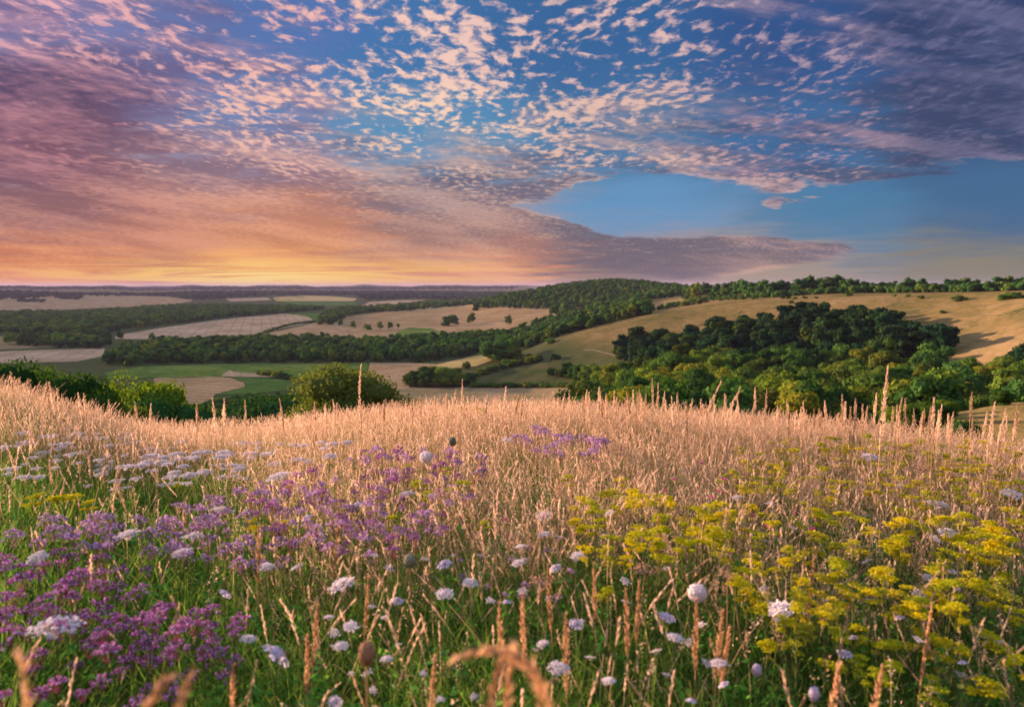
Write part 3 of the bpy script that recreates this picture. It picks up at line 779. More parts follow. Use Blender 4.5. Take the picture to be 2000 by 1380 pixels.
def build_single_trees():
    g = np.random.default_rng(9)
    T = lambda *a, **k: tree_at(K_MID, 'field_tree', *a, **k)
    T(875, 637, 613, 'double crowned lone tree standing in the tan pasture, the widest of them', wide=1.25)
    T(889, 636, 614, 'crown merged with the wide lone tree in the tan pasture', wide=1.0)
    T(920, 632, 610, 'middle lone tree in the tan pasture, tall and narrow')
    T(993, 635, 614, 'small lone tree in the tan pasture, right of the other two')
    T(930, 607, 590, 'dark tree standing just off the end of the hedgerow on the pasture')
    T(742, 643, 627, 'round tree beside the green paddock hedge', wide=1.1)
    T(762, 642, 628, 'dense round dark tree beside the green paddock, next to the gap')
    T(778, 640, 631, 'tiny tree at the corner of the green paddock')
    T(718, 644, 632, 'low broad tree on the hedge line left of the paddock', wide=1.5)
    T(690, 641, 626, 'dark tree at the bend of the hedge line before the tan pasture')
    T(665, 636, 622, 'pale green bush tree at the end of the hedge clump')
    for px, top, b in ((1085, 592, 618), (1110, 590, 619)):
        T(px, b, top, 'broad dark tree in the clump of the upper pasture, ' + ('its left crown' if px < 1100 else 'its right crown'), wide=1.2)
    T(1138, 616, 597, 'smaller tree joining the clump of the upper pasture to the wood')
    # hedge line of the two straw fields
    for k, px in enumerate(range(502, 624, 6)):
        t = (px - 502) / 120; tree_at(K_SHRUB, 'hedge_shrub', px, 655 - 27 * t - 6 * math.sin(t * 3.1) + 1.2, 652 - 27 * t - 6 * math.sin(t * 3.1) - .6, 'small shrub in the thin hedge between the two straw fields', 'hedge shrubs between the straw fields', wide=1.7, cat='shrub')
    for px, b, top in ((508, 733, 724), (518, 734, 722), (528, 735, 724), (540, 736, 723), (552, 739, 726), (562, 741, 731), (575, 745, 735), (588, 747, 736), (600, 750, 740), (535, 734, 726)):
        tree_at(K_SHRUB, 'hedge_shrub', px, b, top, 'dark shrub on the curving edge between track and lush green field', 'shrubs along the curved track', wide=1.3, cat='shrub')
    for px, b, top in ((598, 661, 650), (604, 662, 649), (630, 660, 647), (640, 661, 650), (300, 664, 655), (296, 662, 651)):
        T(px, b, top, 'single tree standing up from the back edge of the woodland band', 'trees rising off the back of the band', wide=1.2)
    for px, b, top in ((20, 672, 652), (35, 673, 654), (52, 674, 650), (64, 675, 654), (112, 668, 650), (125, 669, 652), (160, 670, 654), (205, 668, 646), (235, 662, 648)):
        T(px, b, top, 'broad dark tree in the farm hedges of the valley floor', 'trees of the valley farm hedges', wide=1.3)
    # copse by the valley track and the hedge running right from it
    for px, b, top in ((812, 754, 722), (838, 755, 714), (866, 755, 714), (894, 754, 722), (915, 752, 727), (800, 752, 726), (850, 749, 712), (880, 750, 716)):
        tree_at(K_WOOD, 'copse_tree', px, b, top, 'tree of the round copse where straw field meets the hedge', 'trees of the round copse', wide=1.25)
    for k, px in enumerate(range(930, 1135, 11)):
        tree_at(K_SHRUB, 'hedge_shrub', px, 757 - .3 * (k % 3), 745 + 1.5 * (k % 3), 'shrub in the thick dark hedge along the flat field', 'shrubs of the thick valley hedge', wide=1.5, cat='shrub')
    for k in range(14):
        t = k / 13; px = 900 + 150 * t; b = 748 - 40 * t - 6 * math.sin(t * 3)
        tree_at(K_SHRUB, 'hedge_shrub', px, b, b - 17 + (k % 4) * 2, 'shrub in the hedge running up from the copse to the spur', 'shrubs of the hedge climbing to the spur', wide=1.2, cat='shrub')
    tree_at(K_WOOD, 'small_tree', 911, 722, 705, 'small round tree on the sunlit straw bank', wide=1.1)
    tree_at(K_WOOD, 'broad_tree', 975, 706, 660, 'large round tree with a yellow green lit side at the toe of the spur', wide=1.5)
    tree_at(K_WOOD, 'broad_tree', 1000, 705, 672, 'lower dark tree leaning against the large lit tree by the spur', wide=1.3)
    tree_at(K_WOOD, 'broad_tree', 958, 702, 671, 'yellow green tree on the field side of the large lit tree', wide=1.0)
    tree_at(K_SHRUB, 'lone_bush', 1076, 670, 659, 'two toned bush alone on the sunlit nose of the spur', wide=1.5, cat='bush')
    tree_at(K_SHRUB, 'lone_bush', 1036, 702, 691, 'dark bush below the sunlit nose of the spur', wide=1.5, cat='bush')
    tree_at(K_SHRUB, 'lone_bush', 1085, 702, 690, 'yellowish bush on the shaded grass slope', wide=1.4, cat='bush')
    for px, b, top in ((1078, 734, 716), (1094, 737, 718), (1108, 738, 706), (1122, 740, 712), (1134, 738, 710), (1150, 742, 707), (1160, 746, 716), (1128, 746, 724), (1145, 752, 730), (1172, 748, 712)):
        tree_at(K_WOOD, 'slope_tree', px, b, top, 'small tree in the clump on the shaded grass slope', 'trees clumped on the shaded slope', wide=1.15)
    # scrub along the brow of the spur
    for px, b, top in ((1290, 604, 594), (1308, 601, 589), (1322, 599, 587), (1338, 597, 584), (1352, 595, 582), (1366, 593, 581), (1380, 590, 585), (1408, 587, 580), (1420, 586, 578), (1436, 585, 576), (1450, 585, 579), (1474, 584, 577)):
        tree_at(K_SHRUB, 'scrub_bush', px, b, top, 'dark scrub bush on the brow of the sunlit spur', 'scrub along the brow of the spur', wide=1.3, cat='bush')
    for px, b, top in ((1528, 583, 577), (1540, 583, 578), (1552, 584, 579), (1572, 583, 578), (1594, 583, 579), (1658, 578, 572), (1747, 579, 575), (1773, 580, 575), (1800, 583, 577), (1545, 592, 586), (1870, 588, 578), (1885, 586, 580), (1962, 585, 573), (1980, 583, 572), (1993, 583, 575), (1842, 612, 606)):
        tree_at(K_SHRUB, 'scrub_bush', px, b, top, 'small bush dotting the tan turf near the top of the down', 'bushes dotting the top of the down', wide=1.4, cat='bush')
    # skyline trees on the down
    sky = [(1350, 553), (1362, 551), (1385, 550), (1400, 553), (1420, 549), (1440, 544), (1458, 545), (1470, 550), (1488, 546), (1502, 549), (1520, 545), (1540, 549), (1560, 544), (1578, 537), (1590, 541), (1605, 547), (1622, 540), (1636, 535), (1650, 542), (1666, 545), (1685, 549), (1705, 551), (1722, 549), (1740, 548), (1756, 550), (1770, 541), (1785, 546), (1798, 543), (1812, 552), (1830, 553), (1852, 543), (1866, 545), (1880, 542), (1898, 545), (1912, 553), (1930, 548), (1948, 540), (1965, 538), (1985, 539), (2005, 538), (2030, 540), (2060, 542)]
    for k, (px, top) in enumerate(sky):
        base = np.interp(px, [1340, 1450, 1550, 1650, 1750, 1850, 2060], [574, 577, 578, 575, 572, 570, 569])
        th = math.atan((px - 1000) / F_PX); r = np.interp(px, [1340, 1450, 1500, 1650, 2060], [1330, 1050, 930, 860, 720]) + 12 * (k % 3)
        x, y = math.sin(th) * r, math.cos(th) * r; z = float(height(x, y))
        tz = EYE + r * (557 - top) / F_PX * math.cos(th) 
        hm = max(tz - z, 6) 
        K_MID.place('skyline_tree', x, y, z, hm, k * 1.3, 'dark tree standing on the skyline of the down', 'tree', 'trees along the skyline of the down', wide=min(2.2, max(1.15, 17.0 / hm)), parts=False)
    # filling hedge under the skyline trees
    hp = []
    for px in np.arange(1335, 2120, 3.2):
        th = math.atan((px - 1000) / F_PX); r = np.interp(px, [1340, 1450, 1500, 1650, 2060], [1300, 1020, 905, 838, 700]) + g.uniform(-14, 14)
        x, y = math.sin(th) * r, math.cos(th) * r; hp.append((x, y, float(height(x, y))))
    wood_mass('hedge', 'continuous dark hedge and scrub below the skyline trees', hp, PR_SCRUB, (5, 9.5), ML_BAND, 8, 1.1)
    # trees at the right edge
    for px, b, top in ((1960, 724, 700), (1978, 722, 690), (1998, 722, 682), (2020, 722, 676), (1945, 726, 708)):
        tree_at(K_YEW, 'edge_tree', px, b, top, 'dark tree at the picture edge where the down meets the wood', 'dark trees at the edge of the down', wide=1.2)

def build_left_hedge():
    g = np.random.default_rng(10)
    KB = Kind('hawthorn_bush', ML_BUSH, [81, 82, 83], 4.2, 5.2, 13, 9000, .085, r=.12, base=.0, jitter=.9, core=.78)
    KR = Kind('round_bush', ML_BRIGHT, [91, 92], 8, 7.5, 12, 7000, .17, r=.2, base=.0, jitter=.8)
    def at(kind, name, px, top, r, label, wide=1.0, idx=None, grp=None):
        th = math.atan((px - 1000) / F_PX); x, y = math.sin(th) * r, math.cos(th) * r; z = float(height(x, y))
        dx, dy, dz = (float(v) for v in ray(px, top)); tz = EYE + r * dz / math.hypot(dx, dy)
        return kind.place(name, x, y, z - .1, tz - z, px * .7, label, 'bush', grp, idx=idx, wide=wide)
    at(KB, 'hawthorn_bush', -150, 688, 34, 'dark hawthorn bush cut by the picture edge above the grassy bank', 1.0, 0)
    at(KB, 'hawthorn_bush', -50, 692, 33, 'dark hawthorn bush rising highest over the grassy bank', .85, 1)
    at(KB, 'hawthorn_bush', 22, 706, 36, 'hawthorn bush second from the picture edge above the bank', .75, 2)
    at(KB, 'hawthorn_bush', 66, 712, 35, 'flat topped dark hawthorn in the middle of the hedge', .75, 0)
    at(KB, 'hawthorn_bush', 110, 714, 33, 'dense dark hawthorn behind the orange tipped grass', .72, 1)
    at(KB, 'hawthorn_bush', 150, 722, 34, 'wide dark hawthorn sloping down toward the fields', .70, 2)
    at(KB, 'hawthorn_bush', 182, 752, 32, 'low hawthorn at the valley end of the hedge', .75, 0)
    KS = Kind('sapling', ML_BRIGHT, [97], 5, 1.7, 5, 420, .075, r=.035, base=.3, jitter=1.0, core=.02)
    at(KS, 'sapling', 232, 702, 44, 'thin yellow green sapling poking above the end of the hedge', .55, 0)
    at(KR, 'round_bush', 264, 732, 66, 'round bush with a sunlit green top beyond the hedge', .80, 1)
    at(KR, 'round_bush', 240, 776, 50, 'yellow flowering bush between hedge and round bush', .5, 0)
    KD = Kind('round_dark_bush', ML_BAND, [95], 8, 8.5, 11, 7000, .16, r=.2, base=.0, jitter=.8)
    at(KD, 'round_dark_bush', 296, 757, 60, 'smooth dome shaped dark bush just above the grass tips', .9, 0)
    at(KD, 'round_dark_bush', 232, 752, 62, 'dark bush filling the gap behind the end of the hedge', 1.0, 0)
    at(KD, 'round_dark_bush', 376, 776, 110, 'small dark round bush standing alone below the brown field', .8, 0)
    at(KD, 'round_dark_bush', 330, 790, 100, 'dark low bush right at the grass tips beside the dome shaped bush', .8, 0)
    for k, (px, top) in enumerate(((425, 786), (470, 778), (520, 770), (565, 760), (600, 765))):
        at(KD, 'round_dark_bush', px, top, 190, 'dark bush on the scrub slope under the green field', 1.0, 0, 'bushes on the scrub slope')
    # the grey-green bush in the middle
    V, F3, F4, A = crown(101, 3.4, 3.75, 15, 15000, .050, base=.0, jitter=1.1, core=.70)
    # loose outer sprays
    m1 = make_mesh('sallow_crown', V, [F3, F4], {'leaf': A}); m1.materials.append(ML_GREY)
    th = math.atan((678 - 1000) / F_PX); r = 24.0; x, y = math.sin(th) * r, math.cos(th) * r; z = float(height(x, y))
    e = bpy.data.objects.new('sallow_bush', None); COL.objects.link(e); e.location = (x, y, z - .2)
    dx, dy, dz = (float(v) for v in ray(678, 722)); tz = EYE + r * dz / math.hypot(dx, dy); s = (tz - z + .2) / 3.4
    link('crown', m1, None, e); e.scale = (1.12, 1.12, s * 1.06)
    tv, tf = trunk(3.4, .09, 5, 6, .8); link('trunk', make_mesh('sallow_trunk', tv, [tf]), M_BARK, e)
    g2 = np.random.default_rng(4); Vs, Fs = [], []; n = 0
    for k in range(150):      # twigs with small leaves above the crown's outline
        an = g2.uniform(0, 6.28); rad = 1.7 * math.sqrt(g2.random()); bx, by = math.cos(an) * rad, math.sin(an) * rad
        bz = 3.1 * math.sqrt(max(0.1, 1 - (rad / 1.95) ** 2)) * .92; L = g2.uniform(.15, .5)
        d = np.array([bx * .22 + g2.normal() * .15, by * .22 + g2.normal() * .15, 1.0]); d /= np.linalg.norm(d)
        for q in range(12):
            p = np.array([bx, by, bz]) + d * L * q / 11; u = unit(1, g2)[0] * .045; w = np.cross(u, d) * .5
            Vs += [p, p + u * .5 + w, p + u, p + u * .5 - w]; Fs.append((n, n+1, n+2, n+3)); n += 4
    link('twigs', make_mesh('sallow_twigs', np.array(Vs), [np.array(Fs)], {'leaf': np.full(n, .8)}), ML_GREY, e)
    tag(e, 'wide grey green bush standing in the middle just beyond the meadow crest', 'bush')
    # bush at the far right beyond the grass and the one on the brown shoulder
    at(KB, 'hawthorn_bush', 1890, 816, 40, 'small green bush tucked behind the grass tips under the brown slope', 1.0, 1)
    for k, (px, top, r) in enumerate(((1835, 782, 66), (1850, 786, 62), (1862, 779, 70), (1965, 758, 78), (1770, 790, 66), (1795, 784, 68))):
        at(KR, 'slope_bush', px, top, r, 'low scrub bush on the shoulder of the brown slope', 1.2, k % 2, 'scrub on the brown slope')

build_woods(); build_single_trees(); build_left_hedge()
# ------------------------------------------------------------------ meadow plants
def mat_plant(name, stops_t, tintmul=((.75, .75, .75), (1.25, 1.2, 1.1)), trans=.35, obj_random=False):
    """colour runs along each plant from its base (t=0) to its tip (t=1)"""
    m, nt, out = new_mat(name)
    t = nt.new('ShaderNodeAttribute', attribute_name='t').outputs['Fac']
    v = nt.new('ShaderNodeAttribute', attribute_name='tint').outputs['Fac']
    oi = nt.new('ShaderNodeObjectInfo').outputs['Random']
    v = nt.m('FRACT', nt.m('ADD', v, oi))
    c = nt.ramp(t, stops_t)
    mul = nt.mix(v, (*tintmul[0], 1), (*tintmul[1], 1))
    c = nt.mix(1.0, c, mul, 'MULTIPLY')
    b = nt.new('ShaderNodeBsdfDiffuse'); nt.put(b.inputs[0], c)
    tr = nt.new('ShaderNodeBsdfTranslucent'); nt.put(tr.inputs[0], c)
    mx = nt.new('ShaderNodeMixShader'); mx.inputs[0].default_value = trans
    nt.l.new(b.outputs[0], mx.inputs[1]); nt.l.new(tr.outputs[0], mx.inputs[2]); nt.l.new(mx.outputs[0], out.inputs[0])
    return m
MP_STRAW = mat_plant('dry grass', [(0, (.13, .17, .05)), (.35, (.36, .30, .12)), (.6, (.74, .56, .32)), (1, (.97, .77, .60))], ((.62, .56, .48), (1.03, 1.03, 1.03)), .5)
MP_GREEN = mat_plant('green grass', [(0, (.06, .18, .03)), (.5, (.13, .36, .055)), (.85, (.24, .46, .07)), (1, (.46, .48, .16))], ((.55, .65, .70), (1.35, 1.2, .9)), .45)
MP_DARKGREEN = mat_plant('meadow herb leaves', [(0, (.05, .17, .04)), (1, (.11, .34, .06))], ((.6, .7, .9), (1.4, 1.25, .8)), .35)
MP_STEM = mat_plant('green stem', [(0, (.07, .15, .03)), (1, (.20, .24, .09))], trans=.2)
MP_STRAWSTEM = mat_plant('straw stem', [(0, (.20, .19, .07)), (.5, (.50, .36, .18)), (1, (.74, .50, .30))], ((.8, .75, .7), (1.1, 1.1, 1.0)), .3)
MP_ORANGE = mat_plant('orange brown ears', [(0, (.44, .30, .15)), (1, (.80, .55, .33))], ((.7, .65, .6), (1.1, 1.05, 1.0)), .35)
MP_WHITE = mat_plant('white petals', [(0, (.74, .74, .74)), (1, (.95, .94, .92))], ((.88, .82, .88), (1.08, 1.0, 1.04)), .35)
MP_PALE = mat_plant('pale lilac petals', [(0, (.55, .50, .66)), (1, (.84, .78, .90))], ((.85, .85, .9), (1.05, 1.0, 1.05)), .35)
MP_YELLOW = mat_plant('yellow umbels', [(0, (.55, .56, .03)), (1, (.95, .84, .03))], ((.62, .75, .9), (1.08, .98, .7)), .4)
MP_OLIVE = mat_plant('olive yellow umbels', [(0, (.46, .46, .05)), (1, (.82, .72, .06))], ((.7, .8, .9), (1.1, 1.0, .7)), .4)
MP_PURPLE = mat_plant('purple marjoram', [(0, (.22, .04, .12)), (.45, (.36, .10, .32)), (1, (.78, .52, .88))], ((.7, .75, .8), (1.25, 1.15, 1.2)), .3)
MP_MAUVE = mat_plant('mauve marjoram', [(0, (.28, .12, .24)), (.5, (.50, .30, .54)), (1, (.88, .70, .96))], ((.75, .8, .85), (1.15, 1.1, 1.15)), .35)
MP_MAGENTA = mat_plant('magenta flowers', [(0, (.35, .03, .25)), (1, (.72, .10, .52))], trans=.3)
MP_BROWN = mat_plant('brown seed heads', [(0, (.22, .12, .07)), (1, (.58, .37, .25))], trans=.2)
MP_BUD = mat_plant('grey green buds', [(0, (.10, .15, .09)), (1, (.42, .44, .36))], trans=.2)

class Geo:
    def __init__(s): s.V = []; s.F = []; s.T = []; s.n = 0
    def quads(s, q, t):
        """q (k,4,3), t (k,) or (k,4)"""
        q = np.asarray(q, float); k = len(q)
        if k == 0: return
        t = np.asarray(t, float); t = np.repeat(t[:, None], 4, 1) if t.ndim == 1 else t
        s.V.append(q.reshape(-1, 3)); s.F.append(np.arange(4 * k).reshape(k, 4) + s.n); s.T.append(t.ravel()); s.n += 4 * k
    def ribbon(s, pts, w0, w1, t0, t1, side=None, cross=False):
        pts = np.asarray(pts, float); n = len(pts); d = pts[-1] - pts[0]
        if side is None: side = np.array([1., 0, 0])
        for c in range(2 if cross else 1):
            u = np.cross(d, side); u /= np.linalg.norm(u) + 1e-9
            if c: u = np.cross(u, d); u /= np.linalg.norm(u) + 1e-9
            w = np.linspace(w0, w1, n)[:, None] * .5; A = pts - u * w; B = pts + u * w; t = np.linspace(t0, t1, n)
            q = np.stack([A[:-1], B[:-1], B[1:], A[1:]], 1); s.quads(q, np.stack([t[:-1], t[:-1], t[1:], t[1:]], 1))
    def tube(s, pts, r0, r1, t0, t1, k=5):
        pts = np.asarray(pts, float); n = len(pts)
        tan = np.gradient(pts, axis=0); tan /= np.linalg.norm(tan, axis=1, keepdims=True)
        a = np.cross(tan, [0.3, .9, .1]); a /= np.linalg.norm(a, axis=1, keepdims=True); b = np.cross(tan, a)
        r = np.linspace(r0, r1, n)[:, None]; rings = []
        for j in range(k + 1):
            an = 2 * math.pi * j / k; rings.append(pts + (a * math.cos(an) + b * math.sin(an)) * r)
        t = np.linspace(t0, t1, n)
        for j in range(k):
            q = np.stack([rings[j][:-1], rings[j+1][:-1], rings[j+1][1:], rings[j][1:]], 1)
            s.quads(q, np.stack([t[:-1], t[:-1], t[1:], t[1:]], 1))
    def cards(s, p, nrm, size, t, g, aspect=.8):
        p = np.asarray(p, float); k = len(p)
        nrm = nrm / (np.linalg.norm(nrm, axis=1, keepdims=True) + 1e-9)
        a = np.cross(nrm, unit(k, g)); a /= np.linalg.norm(a, axis=1, keepdims=True) + 1e-9; b = np.cross(nrm, a)
        sz = np.asarray(size) * np.ones(k); sz = sz[:, None]
        s.quads(np.stack([p + a * sz, p + b * sz * aspect, p - a * sz, p - b * sz * aspect], 1), t)
    def seeds(s, pts, rad, n, size, t, g, spread=.6):
        """an ear of grass: spikelets set round a curved axis"""
        pts = np.asarray(pts, float); u = g.uniform(0, 1, n) * (len(pts) - 1.001); i = u.astype(int); f = (u - i)[:, None]
        p = pts[i] * (1 - f) + pts[i + 1] * f; tan = pts[i + 1] - pts[i]; tan /= np.linalg.norm(tan, axis=1, keepdims=True)
        rv = unit(n, g); rv -= tan * (rv * tan).sum(1, keepdims=True); rv /= np.linalg.norm(rv, axis=1, keepdims=True) + 1e-9
        q = u / (len(pts) - 1); env = np.sin(np.clip(q * 1.06 + .06, 0, 1) * math.pi) ** .6
        p = p + rv * (rad * env * g.uniform(.3, 1, n))[:, None]
        d = tan + rv * spread; d /= np.linalg.norm(d, axis=1, keepdims=True)
        w = np.cross(d, rv + .3 * unit(n, g)); w /= np.linalg.norm(w, axis=1, keepdims=True) + 1e-9
        L = (size * g.uniform(.7, 1.3, n))[:, None]
        s.quads(np.stack([p - d * L * .3, p + w * L * .22, p + d * L, p - w * L * .22], 1), np.full(n, t) + g.uniform(-.12, .12, n))
    def arrays(s): return np.concatenate(s.V), np.concatenate(s.F), np.concatenate(s.T)
    def mesh(s, name, mat):
        V, F, T = s.arrays(); me = make_mesh(name, V, [F], {'t': T}); me.materials.append(mat); return me

def replicate(name, label, protos, xs, ys, hs, mat, cat, g, lean=.15, kind='stuff', wide=1.0, dz=0.0):
    """many plants of a mass of grass as one mesh"""
    zs = height(xs, ys) + dz; n = len(xs); which = g.integers(len(protos), size=n); VV, FF, TT, RR = [], [], [], []; off = 0
    for k, (V, F, T) in enumerate(protos):
        m = np.nonzero(which == k)[0]
        if len(m) == 0: continue
        an = g.uniform(0, 6.28, len(m)); c, s = np.cos(an)[:, None], np.sin(an)[:, None]; h = hs[m][:, None]
        lx = g.normal(0, lean, len(m))[:, None]; ly = g.normal(0, lean, len(m))[:, None]
        z = V[None, :, 2] * h; wv = h * wide
        x = (V[None, :, 0] * c - V[None, :, 1] * s) * wv + lx * z * (0.4 + .6 * V[None, :, 2]); y = (V[None, :, 0] * s + V[None, :, 1] * c) * wv + ly * z * (0.4 + .6 * V[None, :, 2])
        v = np.stack([x + xs[m][:, None], y + ys[m][:, None], z + zs[m][:, None]], -1).reshape(-1, 3)
        f = (F[None] + (np.arange(len(m)) * len(V))[:, None, None]).reshape(-1, 4) + off
        VV.append(v); FF.append(f); TT.append(np.tile(T, len(m))); RR.append(np.repeat(g.random(len(m)), len(V))); off += len(v)
    me = make_mesh(name, np.concatenate(VV), [np.concatenate(FF)], {'t': np.concatenate(TT), 'tint': np.concatenate(RR)})
    o = link(name, me, mat); tag(o, label, cat, kind=kind); return o

def p_straw(g, fine):
    """flowering grass of unit height: thin stem, ear, one dry leaf"""
    G = Geo(); bx, by = g.normal(0, .13, 2); L = g.uniform(.10, .27)
    zz = np.linspace(0, 1, 6); pts = np.stack([bx * zz ** 2.2, by * zz ** 2.2, zz], 1)
    side = unit(1, g)[0]; side[2] *= .1
    G.ribbon(pts[:5], .006, .0036, 0, .72, side)
    ear = np.stack([np.interp(np.linspace(1 - L, 1, 5), zz, pts[:, i]) for i in range(3)], 1)
    G.ribbon(ear, .006, .002, .78, 1, side, cross=True)
    G.seeds(ear, .009 if fine else .0065, 24 if fine else 9, .028 if fine else .034, .92, g, .35)
    for k in range(2):
        a = g.uniform(0, 6.28); z0 = g.uniform(.05, .4); Ls = g.uniform(.25, .5)
        p0 = np.array([bx * z0 ** 2.2, by * z0 ** 2.2, z0]); d = np.array([math.cos(a), math.sin(a), 0])
        q = [p0, p0 + d * Ls * .25 + [0, 0, Ls * .5], p0 + d * Ls * .6 + [0, 0, Ls * .66], p0 + d * Ls + [0, 0, Ls * .5]]
        G.ribbon(q, .010, .002, .35, .75, np.array([0, 0, 1.]))
    return G.arrays()
def p_fluff(g):
    """open panicle grass"""
    G = Geo(); zz = np.linspace(0, 1, 5); b = g.normal(0, .06, 2); pts = np.stack([b[0] * zz ** 2, b[1] * zz ** 2, zz], 1)
    G.ribbon(pts, .006, .002, 0, .8, unit(1, g)[0] * [1, 1, .1])
    n = 26; u = g.uniform(.66, 1.02, n); p = np.stack([b[0] * u ** 2, b[1] * u ** 2, u], 1); r = unit(n, g) * (.075 * (1.08 - u))[:, None] * 2.6
    p = p + r; G.cards(p, unit(n, g), .011, g.uniform(.75, 1, n), g, .45)
    return G.arrays()
def p_blade(g):
    G = Geo(); a = g.uniform(0, 6.28); d = np.array([math.cos(a), math.sin(a), 0]); b = g.uniform(.05, .5)
    zz = np.linspace(0, 1, 4); pts = np.stack([d[0] * b * zz ** 2, d[1] * b * zz ** 2, zz * (1 - .25 * b * zz)], 1)
    G.ribbon(pts, .019, .002, 0, 1, np.array([-d[1], d[0], 0]) * .7 + np.array([d[0], d[1], 0]) * g.uniform(-.7, .7)); return G.arrays()
def p_tuft(g):
    G = Geo()
    for k in range(5):
        a = g.uniform(0, 6.28); d = np.array([math.cos(a), math.sin(a), 0]); b = g.uniform(.1, .7); o = d * .03 * g.random(); h = g.uniform(.6, 1)
        zz = np.linspace(0, 1, 4); pts = o + np.stack([d[0] * b * h * zz ** 2, d[1] * b * h * zz ** 2, h * zz * (1 - .3 * b * zz)], 1)
        G.ribbon(pts, .020, .002, 0, 1, np.array([-d[1], d[0], 0.]) + .5 * d)
    return G.arrays()
def p_leafy(g):
    """leafy herb: stem with pairs of leaves and side shoots"""
    G = Geo(); zz = np.linspace(0, 1, 4); b = g.normal(0, .1, 2); G.ribbon(np.stack([b[0] * zz, b[1] * zz, zz], 1), .012, .005, 0, .5, unit(1, g)[0] * [1, 1, .1])
    n = 26; u = g.uniform(.12, 1, n); r = unit(n, g); r[:, 2] = np.abs(r[:, 2]) * .4; p = np.stack([b[0] * u, b[1] * u, u], 1) + r * g.uniform(.04, .17, n)[:, None]
    G.cards(p, r + np.array([0, 0, .8]) + .6 * unit(n, g), g.uniform(.03, .065, n), u, g, .5); return G.arrays()

def tip_px(x, y, h): return project(x, y, height(x, y) + h)

def fill(n_per_m2, rr, g, dens, h, az=(-55, 54)):
    a0, a1 = R(az[0]), R(az[1]); area = .5 * (rr[1] ** 2 - rr[0] ** 2) * (a1 - a0); n = int(area * n_per_m2)
    th = g.uniform(a0, a1, n); r = np.sqrt(g.uniform(rr[0] ** 2, rr[1] ** 2, n)); x = np.sin(th) * r; y = np.cos(th) * r
    px, py = tip_px(x, y, h)
    # patchy: clumps a hand to a step wide
    patch = .5 + .5 * np.sin(x * 5.1 + 2 * np.sin(y * 3.3)) * np.cos(y * 4.7 + 1.7 * np.sin(x * 2.9))
    k = g.random(n) < dens(px, py, patch); return x[k], y[k], px[k], py[k]

def crest_row(px): return np.interp(px, [0, 60, 120, 200, 300, 800, 1100, 1300, 1700, 2000], [745, 760, 775, 800, 805, 797, 790, 800, 830, 842])
def build_grass():
    g = np.random.default_rng(21)
    straw = [p_straw(g, False) for _ in range(12)] + [p_fluff(g) for _ in range(6)]
    strawn = [p_straw(g, True) for _ in range(8)] + [p_fluff(g) for _ in range(3)]
    def d_straw(px, py, patch):
        c = py - crest_row(px)
        f = np.interp(c, [-60, 60, 130, 230, 330, 480], [1, 1, .78, .50, .27, .15])
        left = np.clip((600 - px) / 220, 0, 1) * np.clip((c - np.interp(px, [0, 400], [62, 34])) / 26, 0, 1)
        f = f * (1 - .84 * left)
        cen = np.exp(-((px - 1400) / 480.0) ** 2) * np.clip((c - 60) / 100, 0, 1)
        return f * (1 + .5 * cen) * (.26 + 1.0 * patch)
    x, y, px, py = fill(820, (3.2, 14.5), g, d_straw, .5)
    h = (.30 + .30 * g.random(len(x)) ** 1.7) * np.interp(px, [0, 300, 1200, 2000], [.88, .95, .98, .92])
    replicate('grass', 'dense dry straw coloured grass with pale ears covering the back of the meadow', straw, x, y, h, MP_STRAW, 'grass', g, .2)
    x, y, px, py = fill(620, (.55, 3.2), g, d_straw, .45)
    h = g.uniform(.26, .56, len(x))
    replicate('grass', 'scattered dry grass ears among the flowers in the front of the meadow', strawn, x, y, h, MP_STRAW, 'grass', g, .2)
    blades = [p_blade(g) for _ in range(8)]; tufts = [p_tuft(g) for _ in range(8)]
    def d_green(px, py, patch):
        c = py - crest_row(px); f = np.interp(c, [-60, 40, 130, 260, 400], [.35, .35, .7, 1, 1])
        left = np.clip((600 - px) / 260, 0, 1) * np.clip((c - 10) / 40, 0, 1)
        return np.maximum(f, left) * (.6 + .5 * (1 - patch))
    x, y, px, py = fill(1500, (.45, 3.4), g, d_green, .3)
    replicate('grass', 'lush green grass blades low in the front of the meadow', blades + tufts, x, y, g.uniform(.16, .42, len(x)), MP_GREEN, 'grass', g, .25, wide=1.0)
    x, y, px, py = fill(420, (3.4, 13), g, d_green, .3)
    replicate('grass', 'green grass growing under the dry ears at the back', tufts, x, y, g.uniform(.2, .42, len(x)), MP_GREEN, 'grass', g, .2)
    leaf = [p_leafy(g) for _ in range(6)]
    def d_leaf(px, py, patch):
        c = py - crest_row(px); return np.interp(c, [0, 100, 260, 400], [.1, .3, .8, 1]) * (.3 + .9 * patch)
    x, y, px, py = fill(150, (.5, 5.5), g, d_leaf, .25)
    replicate('undergrowth', 'dark leafy herbs filling the bottom of the meadow', leaf, x, y, g.uniform(.16, .36, len(x)), MP_DARKGREEN, 'undergrowth', g, .15)
build_grass()

